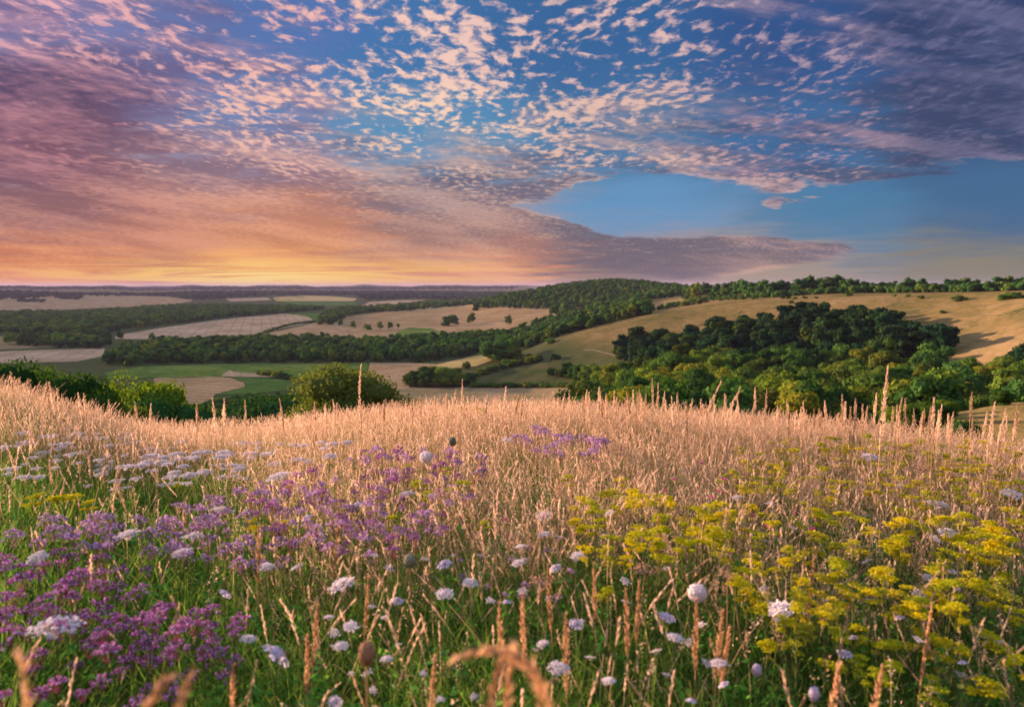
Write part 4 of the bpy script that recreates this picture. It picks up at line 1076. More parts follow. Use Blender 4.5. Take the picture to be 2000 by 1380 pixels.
# ---- flowers, built once per kind and copied
def stem_mesh(name, g, mat, h=1.0, r=.0016, bend=.05, leaves=3, leaf=.05):
    G = Geo(); zz = np.linspace(0, 1, 7); b = g.normal(0, bend, 2)
    pts = np.stack([b[0] * zz * (1 - zz) * 2 * h, b[1] * zz * (1 - zz) * 2 * h, zz * h], 1)
    G.tube(pts, r * 1.3, r * .8, 0, 1, 4)
    for k in range(leaves):
        a = g.uniform(0, 6.28); z0 = g.uniform(.1, .75); i = int(z0 * 6); p0 = pts[i]; d = np.array([math.cos(a), math.sin(a), .6]); L = leaf * g.uniform(.7, 1.3)
        G.ribbon([p0, p0 + d * L * .5, p0 + d * L], L * .22, L * .03, .3, .6, np.array([-d[1], d[0], 0]))
    return G
STEM_H = 0.5
def umbel(g, R_, n, m, fs, dome=.25, base=0.0, G=None, raysG=None, c=(0, 0, 0), tilt=None):
    c = np.asarray(c, float); G = G or Geo(); raysG = raysG or Geo()
    k = np.arange(n) + .5; rad = R_ * np.sqrt(k / n); an = k * 2.39996
    P_ = np.stack([np.cos(an) * rad, np.sin(an) * rad, R_ * dome * (1 - (rad / R_) ** 2) + g.normal(0, R_ * .04, n)], 1)
    rot = Matrix.Identity(3)
    if tilt is not None: rot = Matrix.Rotation(tilt[0], 3, 'X') @ Matrix.Rotation(tilt[1], 3, 'Y')
    rm = np.array(rot)
    for p in P_:
        w = c + rm @ p
        raysG.ribbon([c - rm @ np.array([0, 0, R_ * .62]), w * .5 + (c - rm @ np.array([0, 0, R_ * .28])) * .5, w], .0010, .0007, .8, 1, np.array([.3, .5, .1]))
        q = w + (rm @ (g.normal(size=(m, 3)) * [R_ * .13, R_ * .13, R_ * .045]).T).T
        G.cards(q, (rm @ (np.array([0, 0, 1.]) + .55 * unit(m, g)).T).T, fs * g.uniform(.7, 1.2, m), g.uniform(.4, 1, m), g, .9)
    return G, raysG

class Flower:
    """proto: list of (stem mesh, head mesh); head origin at the stem top"""
    def __init__(s, name, cat, protos): s.name = name; s.cat = cat; s.protos = protos; s.k = 0
    def at(s, x, y, z, h, label, group=None, size=1.0, tilt=(0, 0), idx=None, name=None, headmesh=None):
        st, hd = s.protos[(s.k if idx is None else idx) % len(s.protos)]; s.k += 1
        e = bpy.data.objects.new(name or s.name, None); COL.objects.link(e); e.location = (x, y, z); e.rotation_euler = (0, 0, (s.k * 2.1) % 6.28); e.empty_display_size = .05
        a = bpy.data.objects.new('stem', st); COL.objects.link(a); a.parent = e; a.scale = (1, 1, h / STEM_H)
        b = bpy.data.objects.new('flower_head', hd); COL.objects.link(b); b.parent = e; b.location = (0, 0, h); b.scale = (size,) * 3; b.rotation_euler = (tilt[0], tilt[1], 0)
        tag(e, label, s.cat, group); return e
    def px(s, px, py, label, group=None, h=.5, size_px=None, base_r=.035, rmin=.7, **k):
        p = hit_h(px, py, h, rmin)
        if p is None: return None
        x, y, z, r = p; size = 1.0
        if size_px: size = size_px / F_PX * math.hypot(r, EYE - z - h) / (2 * base_r)
        return s.at(x, y, z, h, label, group, size=float(np.clip(size, .35, 2.2)), **k)

def build_flower_kinds():
    g = np.random.default_rng(31); K = {}
    pr = []
    for i in range(5):
        G, rg = umbel(g, .035, 24, 12, .0042, .28); st = stem_mesh('s', g, MP_STEM, STEM_H)
        H = Geo(); H.V = G.V; H.F = G.F; H.T = G.T; H.n = G.n
        me = make_mesh('wild_carrot_head', *_join(G, rg)); me.materials.append(MP_WHITE)
        pr.append((st.mesh('wild_carrot_stem', MP_STEM), me))
    K['carrot'] = Flower('wild_carrot', 'wildflower', pr)
    pr = []
    for i in range(4):
        G, rg = umbel(g, .030, 16, 7, .0040, .12); me = make_mesh('yarrow_head', *_join(G, rg)); me.materials.append(MP_WHITE)
        pr.append((stem_mesh('s', g, MP_STEM, STEM_H, leaves=5, leaf=.04).mesh('yarrow_stem', MP_STEM), me))
    K['yarrow'] = Flower('yarrow', 'wildflower', pr)
    def yellow(mat, nm, nu):
        pr = []
        for i in range(5):
            G, rg = Geo(), Geo()
            for k in range(nu):
                a = g.uniform(0, 6.28); rr = .0 if k == 0 else g.uniform(.024, .040); c = (math.cos(a) * rr, math.sin(a) * rr, 0 if k == 0 else g.uniform(-.05, .012))
                umbel(g, g.uniform(.020, .034), 14, 11, .0046, .14, G=G, raysG=rg, c=c)
                if k: rg.ribbon([(0, 0, -.09), (c[0] * .6, c[1] * .6, -.05), (c[0], c[1], c[2] - .015)], .0022, .0014, .4, .6, np.array([.2, .4, .1]))
            me = make_mesh(nm + '_head', *_join(G, rg)); me.materials.append(mat)
            pr.append((stem_mesh('s', g, MP_STEM, STEM_H, r=.0022, leaves=4, leaf=.08).mesh(nm + '_stem', MP_STEM), me))
        return pr
    K['parsnip'] = Flower('wild_parsnip', 'wildflower', yellow(MP_YELLOW, 'wild_parsnip', 4))
    K['olive'] = Flower('wild_parsnip', 'wildflower', yellow(MP_OLIVE, 'faded_parsnip', 3))
    def marj(mat, nm):
        pr = []
        for i in range(6):
            G = Geo(); rg = Geo()
            for k in range(11):
                a = k * 2.4; rr = .034 * math.sqrt((k + .3) / 11); c = np.array([math.cos(a) * rr, math.sin(a) * rr, -.018 * (rr / .034) ** 2 + g.uniform(-.012, .008)])
                rg.ribbon([(0, 0, -.06), c * [.6, .6, 1] - [0, 0, .02], c], .0012, .001, 0, 0, np.array([.3, .5, .2]))
                m = 15; d = unit(m, g); d[:, 2] = np.abs(d[:, 2]) * .9 - .1
                G.cards(c + d * .0085, d + .5 * unit(m, g), .0042 * g.uniform(.7, 1.3, m), np.where(g.random(m) < .5, g.uniform(.1, .5, m), g.uniform(.6, 1, m)), g, .8)
            me = make_mesh(nm + '_head', *_join(G, rg)); me.materials.append(mat)
            pr.append((stem_mesh('s', g, MP_STEM, STEM_H, r=.0014, leaves=8, leaf=.025).mesh(nm + '_stem', MP_STEM), me))
        return pr
    K['marjoram'] = Flower('marjoram_plant', 'wildflower', marj(MP_PURPLE, 'marjoram'))
    K['mauve'] = Flower('marjoram_plant', 'wildflower', marj(MP_MAUVE, 'mauve_marjoram'))
    pr = []
    for i in range(3):
        G = Geo(); m = 60; d = unit(m, g); d[:, 2] = np.abs(d[:, 2]); G.cards(d * [.013, .013, .009], d, .0038, g.uniform(.4, 1, m), g)
        for k in range(14):
            a = k * 6.28 / 14 + g.uniform(-.1, .1); dd = np.array([math.cos(a), math.sin(a), 0]); w = .0045
            G.ribbon([dd * .009, dd * .017 + [0, 0, .002], dd * g.uniform(.020, .025) - [0, 0, .001]], w, w * 1.3, .8, 1, np.array([0, 0, 1.]))
        pr.append((stem_mesh('s', g, MP_STEM, STEM_H, leaves=1).mesh('scabious_stem', MP_STEM), G.mesh('scabious_head', MP_PALE)))
    K['scabious'] = Flower('scabious', 'wildflower', pr)
    pr = []
    for i in range(2):
        G = Geo(); m = 46; d = unit(m, g); d[:, 2] = np.abs(d[:, 2]) * .8 + .15
        for q in d: G.ribbon([q * .004, q * .016], .0022, .0014, .3, 1, np.array([.5, .3, .1]))
        pr.append((stem_mesh('s', g, MP_STEM, STEM_H, leaves=2).mesh('knapweed_stem', MP_STEM), G.mesh('knapweed_head', MP_MAGENTA)))
    K['knapweed'] = Flower('knapweed', 'wildflower', pr)
    def ball(r, zs, mat, nm, smat=MP_STRAWSTEM, n=300, sr=.0022):
        G = Geo(); iv, jf = ICO1
        G2 = Geo(); d = unit(n, g); G.cards(d * [r, r, r * zs] * g.uniform(.92, 1.04, n)[:, None], d + .35 * unit(n, g), r * .16, .5 + .5 * d[:, 2].clip(-1, 1) * .6 + g.uniform(-.1, .1, n), g, .7)
        V, F, T = G.arrays(); v0 = iv * [r * .93, r * .93, r * zs * .93]
        me = make_mesh(nm + '_head', np.concatenate([V, v0]), [F, jf + len(V)], {'t': np.concatenate([T, np.full(len(v0), .6)])}); me.materials.append(mat)
        return [(stem_mesh('s', g, smat, STEM_H, r=sr, leaves=0).mesh(nm + '_stem', smat), me)]
    K['ball'] = Flower('round_seedhead', 'seed head', ball(.020, .95, MP_WHITE, 'round_seedhead'))
    K['egg'] = Flower('oval_flowerhead', 'wildflower', ball(.016, 1.35, MP_PALE, 'oval_flowerhead', MP_STEM))
    K['bud'] = Flower('closed_bud', 'seed head', ball(.016, 1.2, MP_BUD, 'closed_bud'))
    K['brownball'] = Flower('brown_seedhead', 'seed head', ball(.018, 1.45, MP_BROWN, 'brown_seedhead'))
    pr = []
    for i in range(2):
        G, rg = umbel(g, .034, 18, 7, .0036, -.2); me = make_mesh('dried_umbel_head', *_join(G, rg)); me.materials.append(MP_BROWN)
        pr.append((stem_mesh('s', g, MP_BROWN, STEM_H, leaves=0).mesh('dried_umbel_stem', MP_BROWN), me))
    K['dried'] = Flower('dried_umbel', 'seed head', pr)
    return K
def _join(G, rg):
    V, F, T = G.arrays()
    if rg.n:
        v, f, t = rg.arrays(); return np.concatenate([V, v]), [np.concatenate([F, f + len(V)])], {'t': np.concatenate([T, t * 0])}
    return V, [F], {'t': T}
K = build_flower_kinds()

def rand_in(poly, n, g, bias=None, mind=0):
    xs = [p[0] for p in poly]; ys = [p[1] for p in poly]; out = []
    for _ in range(20000):
        if len(out) >= n: break
        x, y = g.uniform(min(xs), max(xs)), g.uniform(min(ys), max(ys))
        if not inpoly(np.array([x]), np.array([y]), poly)[0]: continue
        if bias is not None and g.random() > bias(x, y): continue
        if mind and any(abs(x - a) < mind and abs(y - b) < mind * .6 for a, b in out): continue
        out.append((x, y))
    return out

def build_flowers():
    g = np.random.default_rng(41)
    # purple patch low in the corner
    lab, grp = 'deep purple marjoram in the dense patch low at the corner of the meadow', 'marjoram of the corner patch'
    for x, y in rand_in([(-30, 1080), (60, 1060), (170, 1075), (290, 1095), (330, 1150), (470, 1200), (480, 1260), (400, 1290), (250, 1270), (120, 1240), (-30, 1230)], 72, g, mind=18):
        K['marjoram'].px(x, y, lab, grp, h=g.uniform(.34, .56), size_px=g.uniform(24, 42), base_r=.038, tilt=(g.normal(0, .15), g.normal(0, .15)))
    for x, y in rand_in([(-20, 1240), (480, 1270), (520, 1330), (300, 1370), (-20, 1350)], 20, g, mind=30):
        K['marjoram'].px(x, y, 'small purple marjoram among green grass below the dense corner patch', 'marjoram below the corner patch', h=g.uniform(.3, .42), size_px=g.uniform(26, 40), base_r=.038)
    # the long band through the middle
    band = [(330, 985), (430, 960), (540, 935), (640, 900), (720, 868), (800, 870), (900, 872), (965, 895), (950, 950), (890, 985), (870, 1040), (800, 1070), (700, 1085), (560, 1060), (430, 1030), (350, 1020)]
    for x, y in rand_in(band, 175, g, mind=8):
        K['mauve' if g.random() < .62 else 'marjoram'].px(x, y, 'light purple marjoram in the long drift through the middle of the meadow', 'marjoram of the middle drift', h=g.uniform(.38, .60), size_px=g.uniform(18, 32), base_r=.038, tilt=(g.normal(0, .15), g.normal(0, .15)))
    for x, y in rand_in([(1000, 838), (1040, 828), (1110, 840), (1200, 858), (1190, 880), (1120, 895), (1060, 880), (1000, 860)], 26, g, mind=7):
        K['mauve'].px(x, y, 'small purple marjoram standing in the pale dry grass near the crest', 'marjoram near the crest', h=.55, size_px=g.uniform(17, 28), base_r=.038)
    for x, y in rand_in([(0, 1020), (150, 1000), (340, 1010), (560, 1070), (560, 1110), (330, 1090), (150, 1060), (0, 1050)], 40, g, mind=14):
        K['mauve'].px(x, y, 'faded mauve marjoram scattered above the dense corner patch', 'faded marjoram above the corner patch', h=g.uniform(.4, .5), size_px=g.uniform(24, 38), base_r=.038)
    for x, y in rand_in([(880, 1040), (1100, 1060), (1140, 1180), (1000, 1200), (860, 1120)], 12, g, mind=28):
        K['mauve'].px(x, y, 'single mauve flower among the green grass in the middle', 'scattered mauve flowers in the middle', h=.42, size_px=g.uniform(14, 22), base_r=.038)
    # yellow umbels
    def dens(x, y): return 1.0
    yl = 'bright yellow flat flower umbel in the dense drift across the middle of the meadow'
    for x, y in rand_in([(1110, 975), (1180, 950), (1330, 960), (1420, 1000), (1410, 1060), (1260, 1075), (1180, 1120), (1120, 1040)], 36, g, mind=20):
        K['parsnip'].px(x, y, yl, 'yellow umbels of the middle drift', h=g.uniform(.42, .57), size_px=g.uniform(48, 80), base_r=.075)
    for x, y in rand_in([(1300, 985), (1500, 965), (1760, 985), (1990, 1000), (1990, 1150), (1850, 1200), (1700, 1190), (1560, 1230), (1450, 1160), (1400, 1060)], 108, g, mind=19):
        K['parsnip' if g.random() < .7 else 'olive'].px(x, y, 'yellow flower umbel in the wide drift of the meadow under the brown slope', 'yellow umbels of the wide drift', h=g.uniform(.38, .60), size_px=g.uniform(42, 76), base_r=.075)
    for x, y in rand_in([(1450, 860), (1650, 850), (1990, 862), (1995, 985), (1700, 965), (1400, 950)], 110, g, mind=15):
        K['olive'].px(x, y, 'small olive yellow umbel among the pale grass near the crest', 'olive umbels near the crest', h=g.uniform(.42, .56), size_px=g.uniform(34, 54), base_r=.075)
    for x, y in rand_in([(1450, 1240), (1760, 1210), (1990, 1180), (1995, 1330), (1800, 1370), (1650, 1330)], 20, g, mind=36):
        K['parsnip'].px(x, y, 'yellow umbel low in the dark green grass near the bottom edge', 'yellow umbels low in the green grass', h=g.uniform(.3, .45), size_px=g.uniform(50, 80), base_r=.075)
    for x, y, s in ((62, 972, 44), (125, 972, 64), (170, 982, 40), (345, 945, 22), (490, 1018, 50), (560, 1018, 36), (795, 912, 30), (870, 915, 34), (820, 940, 44), (895, 942, 60), (940, 800, 24), (905, 798, 30), (1110, 930, 46), (1215, 935, 40), (1190, 1152, 50), (830, 965, 36), (760, 1012, 40), (945, 1022, 40)):
        K['parsnip'].px(x, y, 'lone yellow umbel standing apart from the yellow drifts', 'lone yellow umbels', h=.5, size_px=s * 1.1, base_r=.075)
    e = K['parsnip'].px(1562, 780, 'tall yellow umbel against the dark wood, left one of the pair above the crest', h=.62, size_px=46, base_r=.075, rmin=4)
    e = K['parsnip'].px(1606, 783, 'tall yellow umbel against the dark wood, right one of the pair above the crest', h=.62, size_px=46, base_r=.075, rmin=4)
    # white umbels on the shaded bank
    for x, y in rand_in([(0, 850), (120, 835), (300, 850), (420, 860), (640, 870), (600, 930), (420, 940), (250, 960), (80, 950), (0, 930)], 84, g, mind=12):
        K['yarrow'].px(x, y, 'white yarrow head on the shaded green bank below the hawthorns', 'white yarrow of the shaded bank', h=g.uniform(.30, .46), size_px=g.uniform(12, 28), base_r=.032)
    for x, y in rand_in([(240, 900), (420, 870), (560, 850), (680, 860), (660, 900), (480, 925), (330, 930)], 30, g, mind=12):
        K['carrot'].px(x, y, 'pinkish white flower head on the bank where sunlight begins', 'pale heads at the sunlit edge of the bank', h=.46, size_px=g.uniform(18, 30), base_r=.037)
    # single white flowers read off the photo
    C = [(110, 1228, 76, 'wide white umbel under the purple corner patch, the largest in that corner'), (668, 1142, 54, 'domed white umbel left of the green centre, tilted toward the viewer'),
         (868, 1160, 38, 'flat white umbel directly below a round white flower'), (378, 1048, 38, 'white umbel behind the purple corner patch beside a thick straw stalk'), (357, 1080, 38, 'thin edge-on white umbel in front of the straw stalk'),
         (545, 932, 54, 'large creamy umbel just behind the purple drift'), (435, 998, 44, 'white umbel inside the start of the purple drift'), (250, 1045, 44, 'grey white umbel above the purple corner patch'), (72, 1092, 34, 'small white umbel at the upper rim of the purple corner patch'),
         (918, 1142, 34, 'small flat white umbel level with the domed one, in the green centre'), (752, 1208, 18, 'tiny white flower below the round brown head row'), (685, 1224, 30, 'loose white flower below the domed umbel'), (642, 1206, 22, 'small white flower left below the domed umbel'),
         (1128, 1088, 30, 'white umbel just left of the first yellow drift'), (1062, 1045, 30, 'lacy white umbel over the green centre'), (1018, 1068, 26, 'small lacy umbel in the green centre'), (1012, 1102, 30, 'slanting white umbel over dark green grass'),
         (1062, 1008, 32, 'white umbel in dry grass left of the yellow drift'), (840, 968, 26, 'white umbel at the front edge of the purple drift'), (795, 965, 34, 'broken white umbel beside a pale stalk in the purple drift'), (1525, 1192, 50, 'long white umbel seen from the side among yellow umbels'),
         (1318, 1250, 34, 'white flower on the green grass right of the straw stalks'), (1405, 1300, 36, 'white flower behind two thick straw stalks'), (1090, 1312, 44, 'white umbel near the bottom edge right of the arching ear'), (1188, 1330, 28, 'white flower near the bottom edge below the straw stalks'),
         (1830, 985, 36, 'white umbel in the yellow drift near the side edge'), (1975, 966, 38, 'white umbel cut near the side edge of the picture'), (1888, 926, 26, 'creamy flower in the dry grass near the side edge'), (1440, 973, 22, 'thin white umbel at the upper rim of the yellow drift'),
         (1700, 893, 34, 'pale faded umbel in the dry grass right of the middle'), (1528, 868, 18, 'tiny white umbel in the dry grass near the crest'), (1190, 1002, 24, 'small white umbel between dry grass and yellow drift'), (666, 1262, 28, 'ragged white flower low beside the brown head'),
         (755, 1290, 26, 'white flower right beside the round brown head'), (1850, 1040, 28, 'small bluish white flower in the wide yellow drift'), (1855, 1115, 24, 'small bluish flower low in the yellow drift'), (485, 1250, 30, 'lacy white flower right of the purple corner patch'), (580, 1110, 26, 'thin white umbel at the end of the purple drift'),
         (520, 1108, 30, 'thin flat umbel beside a green stem above the corner patch'), (1760, 950, 22, 'faint white umbel behind the wide yellow drift'), (1060, 1260, 26, 'small white flower behind the arching straw ear'), (990, 860, 24, 'oval white bud in the dry grass behind the drift')]
    for x, y, s, lab in C:
        K['carrot'].px(x, y, lab, h=.48, size_px=s * .88, base_r=.037, tilt=(g.normal(.1, .12), g.normal(0, .12)))
    for x, y in rand_in([(640, 1050), (900, 1040), (1120, 1010), (1320, 1120), (1420, 1330), (1150, 1370), (700, 1370), (600, 1200)], 34, g, mind=30):
        K['yarrow'].px(x, y, 'small white flower fleck among the green and straw of the centre', 'small white flecks of the centre', h=g.uniform(.34, .5), size_px=g.uniform(12, 22), base_r=.032, tilt=(g.normal(.2, .3), g.normal(0, .3)))
    for x, y in rand_in([(1420, 1000), (1990, 940), (1990, 1340), (1560, 1340)], 18, g, mind=40):
        K['yarrow'].px(x, y, 'small white flower fleck among the yellow umbels', 'small white flecks among the yellow umbels', h=g.uniform(.34, .5), size_px=g.uniform(12, 24), base_r=.032, tilt=(g.normal(.2, .3), g.normal(0, .3)))
    S = [(540, 1280, 62, 'fluffy white scabious, the largest flower right of the purple corner patch'), (868, 1104, 32, 'round pale scabious above the flat white umbel'), (775, 1173, 28, 'pale round scabious on a long straw stem'), (1303, 1206, 32, 'pale scabious left of the white ball'),
         (990, 1180, 26, 'pale lilac scabious in the middle of the green grass'), (1125, 1220, 28, 'greyish lilac scabious among straw stalks'), (1505, 985, 24, 'pale round scabious at the upper rim of the yellow drift'), (1757, 1206, 18, 'small round scabious on the dark green side'),
         (1650, 1278, 26, 'pale scabious over dark green grass'), (1667, 1248, 18, 'small pale scabious above another one in the dark green'), (1413, 1340, 22, 'pale round flower low between straw stalks'), (600, 1012, 24, 'pale round scabious in the purple drift'), (628, 1046, 22, 'second pale scabious in the purple drift'),
         (700, 985, 26, 'lilac scabious at the middle of the purple drift'), (1085, 1110, 24, 'lilac scabious beside the slanting umbel'), (440, 1160, 24, 'pale flower at the upper end of the purple corner patch'), (1880, 1298, 18, 'small blue white flower low in the dark green'), (655, 1372, 26, 'lilac flower cut by the bottom edge'), (1350, 1375, 22, 'white flower at the bottom edge below the straw stalks')]
    for x, y, s, lab in S:
        K['scabious'].px(x, y, lab, h=.45, size_px=s, base_r=.024, tilt=(g.normal(.35, .2), g.normal(0, .3)))
    K['ball'].px(1362, 1158, 'round white ball shaped seed head on a thick straw stalk', h=.52, size_px=34, base_r=.020)
    K['egg'].px(1478, 1312, 'oval white flower head upright in the dark green grass', h=.42, size_px=16, base_r=.016)
    K['egg'].px(1590, 1355, 'oval white flower head at the bottom edge of the dark green', h=.42, size_px=18, base_r=.016)
    K['bud'].px(884, 862, 'dark grey green bud standing over the purple drift', h=.62, size_px=15, base_r=.016)
    K['bud'].px(800, 1096, 'pinkish brown oval bud on a thin stem above the flat white umbel', h=.5, size_px=22, base_r=.016)
    K['ball'].px(832, 893, 'pale round fluffy head in the upper purple drift', h=.55, size_px=24, base_r=.020)
    K['brownball'].px(716, 1276, 'large blurred brown seed head low in the centre', h=.72, size_px=30, base_r=.018, rmin=.5)
    K['dried'].px(1058, 1130, 'small brown seed head right of the green centre', h=.5, size_px=24, base_r=.018)
    K['dried'].px(1262, 1110, 'fuzzy brown seed head under the yellow drift', h=.5, size_px=26, base_r=.018)
    for x, y, lab in ((1802, 912, 'dark brown dried umbel on a reddish stem in the pale grass'), (1750, 872, 'flat brown dried umbel behind the dark one'), (1850, 905, 'thin brown dried umbel at the side, in the pale grass'), (1420, 1120, 'brown dried umbel hidden in the yellow drift')):
        K['dried'].px(x, y, lab, h=.58, size_px=34, base_r=.034)
    for x, y in ((1165, 902), (1428, 926), (1415, 938), (1318, 937), (1370, 905), (1390, 972), (1553, 1002), (1587, 1034), (1497, 1028), (1505, 1032), (1470, 1008), (1405, 962), (1212, 880), (988, 1017), (1300, 960)):
        K['knapweed'].px(x, y, 'tiny magenta knapweed in the dry grass above the yellow drift', 'magenta knapweeds', h=.52, size_px=9, base_r=.016)
build_flowers()

# ---- single ears of grass that stand out
def ear_plant(pts3, ear_frac, rad, n, size, label, group=None, name='grass_stalk', stem_r=.0016, seed=0, t=.9, spread=.45, mat=None):
    """pts3: world polyline from the foot to the tip"""
    g = np.random.default_rng(seed); pts3 = np.asarray(pts3, float); base = pts3[0].copy(); q = pts3 - base
    L = np.concatenate([[0], np.cumsum(np.linalg.norm(np.diff(q, axis=0), axis=1))]); u = np.linspace(0, L[-1], 26)
    # smooth the polyline
    c = np.stack([np.interp(u, L, q[:, i]) for i in range(3)], 1)
    for _ in range(4): c[1:-1] = (c[:-2] + 2 * c[1:-1] + c[2:]) / 4
    k = int(25 * (1 - ear_frac))
    e = bpy.data.objects.new(name, None); COL.objects.link(e); e.location = base; e.empty_display_size = .05
    S = Geo(); S.tube(c[:k + 2], stem_r * 1.3, stem_r * .8, 0, 1, 5); a = S.mesh('stalk_stem', MP_STRAWSTEM); o = link('stem', a, None, e)
    E = Geo(); E.tube(c[k:], stem_r * 1.0, stem_r * .4, .6, .9, 4); E.seeds(c[k:], rad, n, size, t, g, spread); b = E.mesh('stalk_ear', mat or MP_STRAW); link('ear', b, None, e)
    tag(e, label, 'grass stalk', group); return e
def px_ear(tip, foot_dx, h, rad, n, size, label, group=None, ear=.3, rmin=1.0, seed=0, bow=0.0, **k):
    p = hit_h(tip[0], tip[1], h, rmin)
    if p is None: return
    x, y, z, r = p
    s = foot_dx / F_PX * r; f = (x + s, y, float(height(x + s, y)))
    mid = ((x + s) * .6 + x * .4 + bow * .5, y, z + h * .45); m2 = ((x + s) * .22 + x * .78 + bow, y, z + h * .78)
    ear_plant([f, mid, m2, (x, y, z + h)], ear, rad, n, size, label, group, seed=seed, **k)
def ray_pt(px, py, d):
    v = np.array([float(a) for a in ray(px, py)]); v /= np.linalg.norm(v); return v * d + np.array([0, 0, EYE])
def crest_ear(tip, dx, r, rad, n, size, label, group=None, **k):
    v = [float(a) for a in ray(*tip)]; hl = math.hypot(v[0], v[1]); x, y = v[0] / hl * r, v[1] / hl * r
    s = dx / F_PX * r; z0 = float(height(x + s, y)); z1 = EYE + r * v[2] / hl; h = z1 - z0; b = k.pop('bow', 0.0)
    if not .35 < h < 1.7: return
    ear_plant([(x + s, y, z0), (x + s * .6 + b * .5, y, z0 + h * .45), (x + s * .22 + b, y, z0 + h * .78), (x, y, z1)], k.pop('ear', .28), rad, n, size, label, group, **k)
def build_ears():
    g = np.random.default_rng(51)
    # ears rising over the crest against the dark wood
    tips = [(1112, 770, 4), (1062, 770, 3), (1245, 772, 10), (1262, 770, -6), (1274, 740, 4), (1286, 750, -3), (1323, 768, 3), (1312, 775, 8), (1415, 770, 10), (1475, 757, 3), (1498, 762, -4), (1645, 772, 6), (1652, 785, -5), (1671, 780, 2), (1685, 792, 4), (1694, 794, -5), (1661, 796, 3),
            (1712, 768, -3), (1762, 776, -14), (1768, 780, 2), (1752, 792, 8), (1785, 800, 3), (1802, 806, -4), (1824, 778, 3), (1840, 790, -6), (1852, 808, 8), (1862, 806, -4), (1898, 768, 0), (1943, 786, -8), (1964, 800, -10), (1988, 790, 2), (1380, 792, 5), (1440, 790, 4), (1540, 792, 3), (1565, 796, -3), (1590, 800, 4), (1175, 780, 4), (1205, 776, -5), (1225, 784, 3),
            (872, 768, 2), (890, 762, -4), (850, 775, 3), (905, 776, 4), (930, 780, 3), (1020, 782, -3), (1138, 776, 5), (1150, 782, -4), (1340, 786, 6), (1352, 780, -8), (1300, 782, 4), (820, 776, 3), (792, 784, 2), (750, 784, -2), (1090, 776, 5), (1040, 778, 3)]
    for k in range(60):
        xx = g.uniform(1100, 1990); tips.append((xx, float(crest_row(xx)) - g.uniform(14, 40), g.normal(0, 7)))
    for k in range(26):
        xx = g.uniform(20, 1100); tips.append((xx, float(crest_row(xx)) - g.uniform(10, 24), g.normal(0, 7)))
    for k, (x, y, dx) in enumerate(tips):
        crest_ear((x, y), dx * 2, g.uniform(5.6, 7.6), .011, 110, .019, 'dry grass ear standing above the crest of the meadow against the valley', 'grass ears along the crest', ear=g.uniform(.16, .3), seed=k, stem_r=.0018)
    crest_ear((1734, 716), -12, 5.2, .015, 240, .020, 'tallest dry grass spike, rising high over the crest against the dark wood', ear=.42, seed=90, stem_r=.003)
    crest_ear((705, 714), 8, 5.4, .010, 130, .020, 'tall orange grass ear crossing the grey green bush', ear=.38, seed=91, bow=-.03, stem_r=.0022)
    crest_ear((903, 744), -10, 5.6, .008, 80, .018, 'thin tall ear above the crest over the flat straw field', ear=.22, seed=92)
    crest_ear((988, 757), -24, 5.6, .008, 80, .018, 'slanting thin ear above the crest over the flat straw field', ear=.22, seed=93)
    crest_ear((1408, 746), -50, 5.2, .012, 110, .020, 'ear bending sideways over the near wood, the first of two bent ones', ear=.26, seed=94, bow=-.06)
    crest_ear((1446, 757), -46, 5.2, .012, 110, .020, 'ear bending sideways over the near wood, the second of two bent ones', ear=.26, seed=95, bow=-.06)
    # ears across the bank and the drift
    mids = [(57, 832, 0, .6), (103, 858, -14, .5), (97, 900, 4, .5), (173, 892, 2, .5), (203, 905, -5, .5), (296, 828, -40, .62), (290, 850, 60, .56), (352, 845, 6, .6), (372, 850, 4, .55), (442, 822, 0, .5), (422, 798, -22, .75), (485, 862, 12, .5), (447, 890, -3, .55), (12, 868, 44, .6), (226, 940, 40, .5),
            (232, 912, -34, .5), (360, 985, -6, .5), (645, 865, 3, .55), (730, 880, 4, .55), (610, 905, 6, .5), (775, 830, 0, .6), (1025, 850, -8, .55), (1210, 880, 4, .55), (1090, 925, 3, .5), (1150, 905, 6, .5), (1240, 930, -6, .5), (1490, 900, 3, .5), (1560, 930, 4, .5), (1390, 860, 3, .6), (1660, 940, 0, .5)]
    for k, (x, y, dx, h) in enumerate(mids):
        px_ear((x, y), dx, h, .007, 90, .016, 'pale dry ear standing out of the flowers on the bank and the drift', 'pale ears among the flowers', ear=.32, rmin=1.6, seed=100 + k)
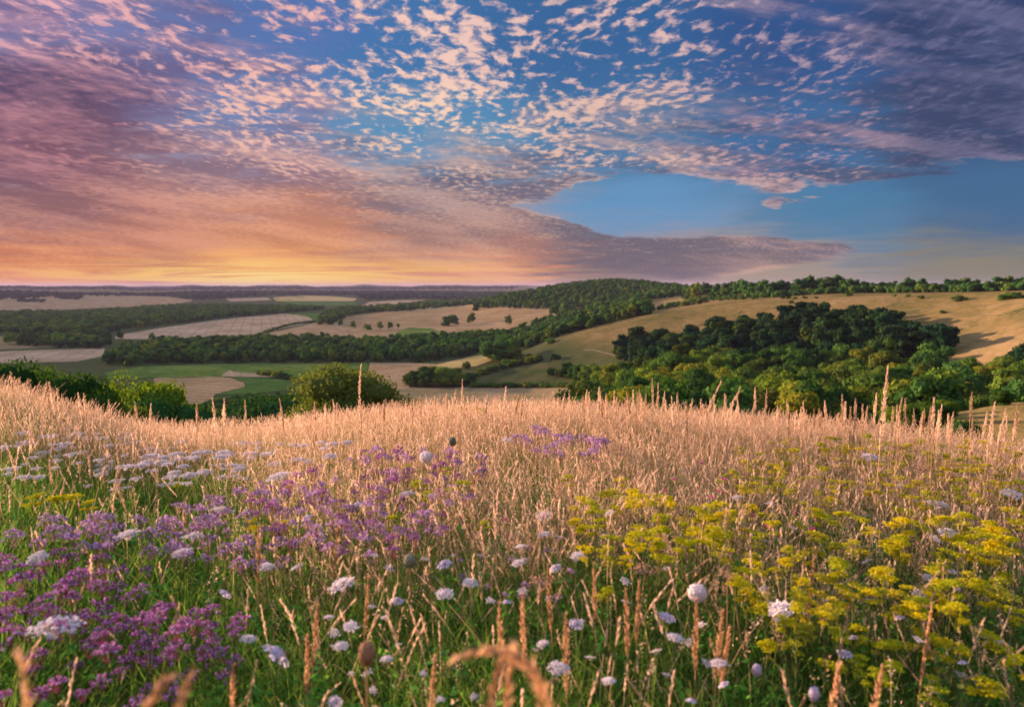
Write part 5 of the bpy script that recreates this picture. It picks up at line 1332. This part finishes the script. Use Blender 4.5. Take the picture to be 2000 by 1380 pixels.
    fronts = [(505, 1030, -10, .62, .012, 'thick orange straw ear between corner patch and purple drift'), (940, 890, -60, .66, .008, 'long straw ear leaning across the purple drift'), (1070, 1105, 18, .6, .011, 'straw ear standing over the arching one'), (1160, 1100, 10, .58, .010, 'slim straw ear right of the green centre'),
              (1222, 1150, 16, .58, .010, 'straw ear under the yellow drift edge'), (1248, 1135, -6, .56, .009, 'straw ear close beside another under the yellow drift'), (1360, 1172, 4, .60, .012, 'thick straw stalk right under the white ball'), (1412, 1195, -20, .58, .013, 'thick orange straw ear right of the white ball stalk'), (1425, 1230, -34, .52, .010, 'short orange ear leaning off the thick one'),
              (1640, 1300, -50, .62, .012, 'brown slanting ear near the bottom edge'), (1724, 1302, -60, .62, .012, 'second brown slanting ear near the bottom edge, further to the side'), (1020, 1160, 10, .6, .012, 'brown straw ear behind the arching one'), (975, 1180, 14, .6, .013, 'broad brown ear left of the arching crest'), (660, 1030, -30, .6, .010, 'leaning straw ear in front of the purple drift'),
              (720, 1130, -24, .55, .009, 'leaning straw ear beside the domed umbel'), (620, 1180, -30, .55, .010, 'bent straw ear left of the domed umbel'), (1285, 1010, 4, .55, .008, 'thin ear inside the yellow drift'), (1590, 1090, -14, .6, .007, 'long thin stalk rising through the yellow drift'), (1820, 1180, -24, .66, .005, 'long pale stem leaning through the yellow drift to the bottom'),
              (455, 1300, -14, .5, .010, 'orange stalk under the purple corner patch'), (850, 1290, -40, .6, .010, 'brown feathery ear left of the arching one'), (600, 1240, -10, .5, .009, 'straw ear right of the fluffy scabious'), (1105, 1200, 6, .6, .014, 'thick straw ear right beside the arching one')]
    for k, (x, y, dx, h, rad, lab) in enumerate(fronts):
        px_ear((x, y), dx, h, rad * .8, 200, .013, lab, ear=.40, rmin=.75, seed=200 + k, stem_r=.0018, spread=.5, mat=MP_ORANGE)
    # arching ears right in front of the lens
    def arch(pix, d, rad, lab, seed, n=420, size=.015, ear=.55):
        pts = [ray_pt(x, y, d) for x, y in pix]; x0, y0 = pts[0][0], pts[0][1]
        foot = np.array([x0, y0 + .02, float(height(x0, y0))]); ear_plant([foot] + pts, ear, rad, n, size, lab, seed=seed, stem_r=.0016, spread=.8, mat=MP_ORANGE)
    arch([(1075, 1370), (1068, 1300), (1045, 1235), (1005, 1222), (965, 1238), (925, 1262), (885, 1285)], .95, .010, 'big blurred orange ear arching over in the centre of the bottom', 301)
    arch([(258, 1378), (262, 1330), (285, 1298), (318, 1300), (330, 1325)], .95, .009, 'arched orange ear under the purple corner patch, bowing over', 302, 260)
    arch([(330, 1378), (322, 1340), (345, 1310), (380, 1296)], .95, .008, 'second arched orange ear beside the bowing one in the corner', 303, 200)
    arch([(945, 1378), (950, 1340), (968, 1300), (985, 1270)], 1.0, .011, 'feathery orange panicle standing below the arching ear', 304, 380)
    arch([(985, 1378), (990, 1345), (1005, 1300), (1000, 1262)], 1.02, .009, 'second feathery orange panicle beside the first below the arching ear', 305, 300)
    arch([(45, 1378), (70, 1330), (60, 1290), (40, 1260)], 1.0, .007, 'brown curled stem at the bottom of the corner', 306, 120)
build_ears()

# ---- haze
def build_haze():
    x0, x1, z0, z1 = -31000, 31000, -104.0, 62.0
    V = np.array([(x, y, z) for z in (z0, z1) for y in (x0, x1) for x in (x0, x1)], float)
    F = np.array([(0, 2, 3, 1), (4, 5, 7, 6), (0, 1, 5, 4), (2, 6, 7, 3), (0, 4, 6, 2), (1, 3, 7, 5)])
    m, nt, out = new_mat('haze'); v = nt.new('ShaderNodeVolumePrincipled')
    v.inputs['Color'].default_value = (.50, .52, .88, 1); v.inputs['Density'].default_value = HAZE; v.inputs['Anisotropy'].default_value = 0.0
    nt.l.new(v.outputs[0], out.inputs['Volume'])
    o = link('haze', make_mesh('haze', V, [F]), m); tag(o, 'thin evening haze over the valley', 'haze', kind='stuff')
HAZE = 2.9e-5
build_haze()
scene.cycles.max_bounces = 4; scene.cycles.diffuse_bounces = 2; scene.cycles.glossy_bounces = 1
scene.cycles.transmission_bounces = 2; scene.cycles.transparent_max_bounces = 4; scene.cycles.volume_bounces = 0
scene.cycles.caustics_reflective = False; scene.cycles.caustics_refractive = False
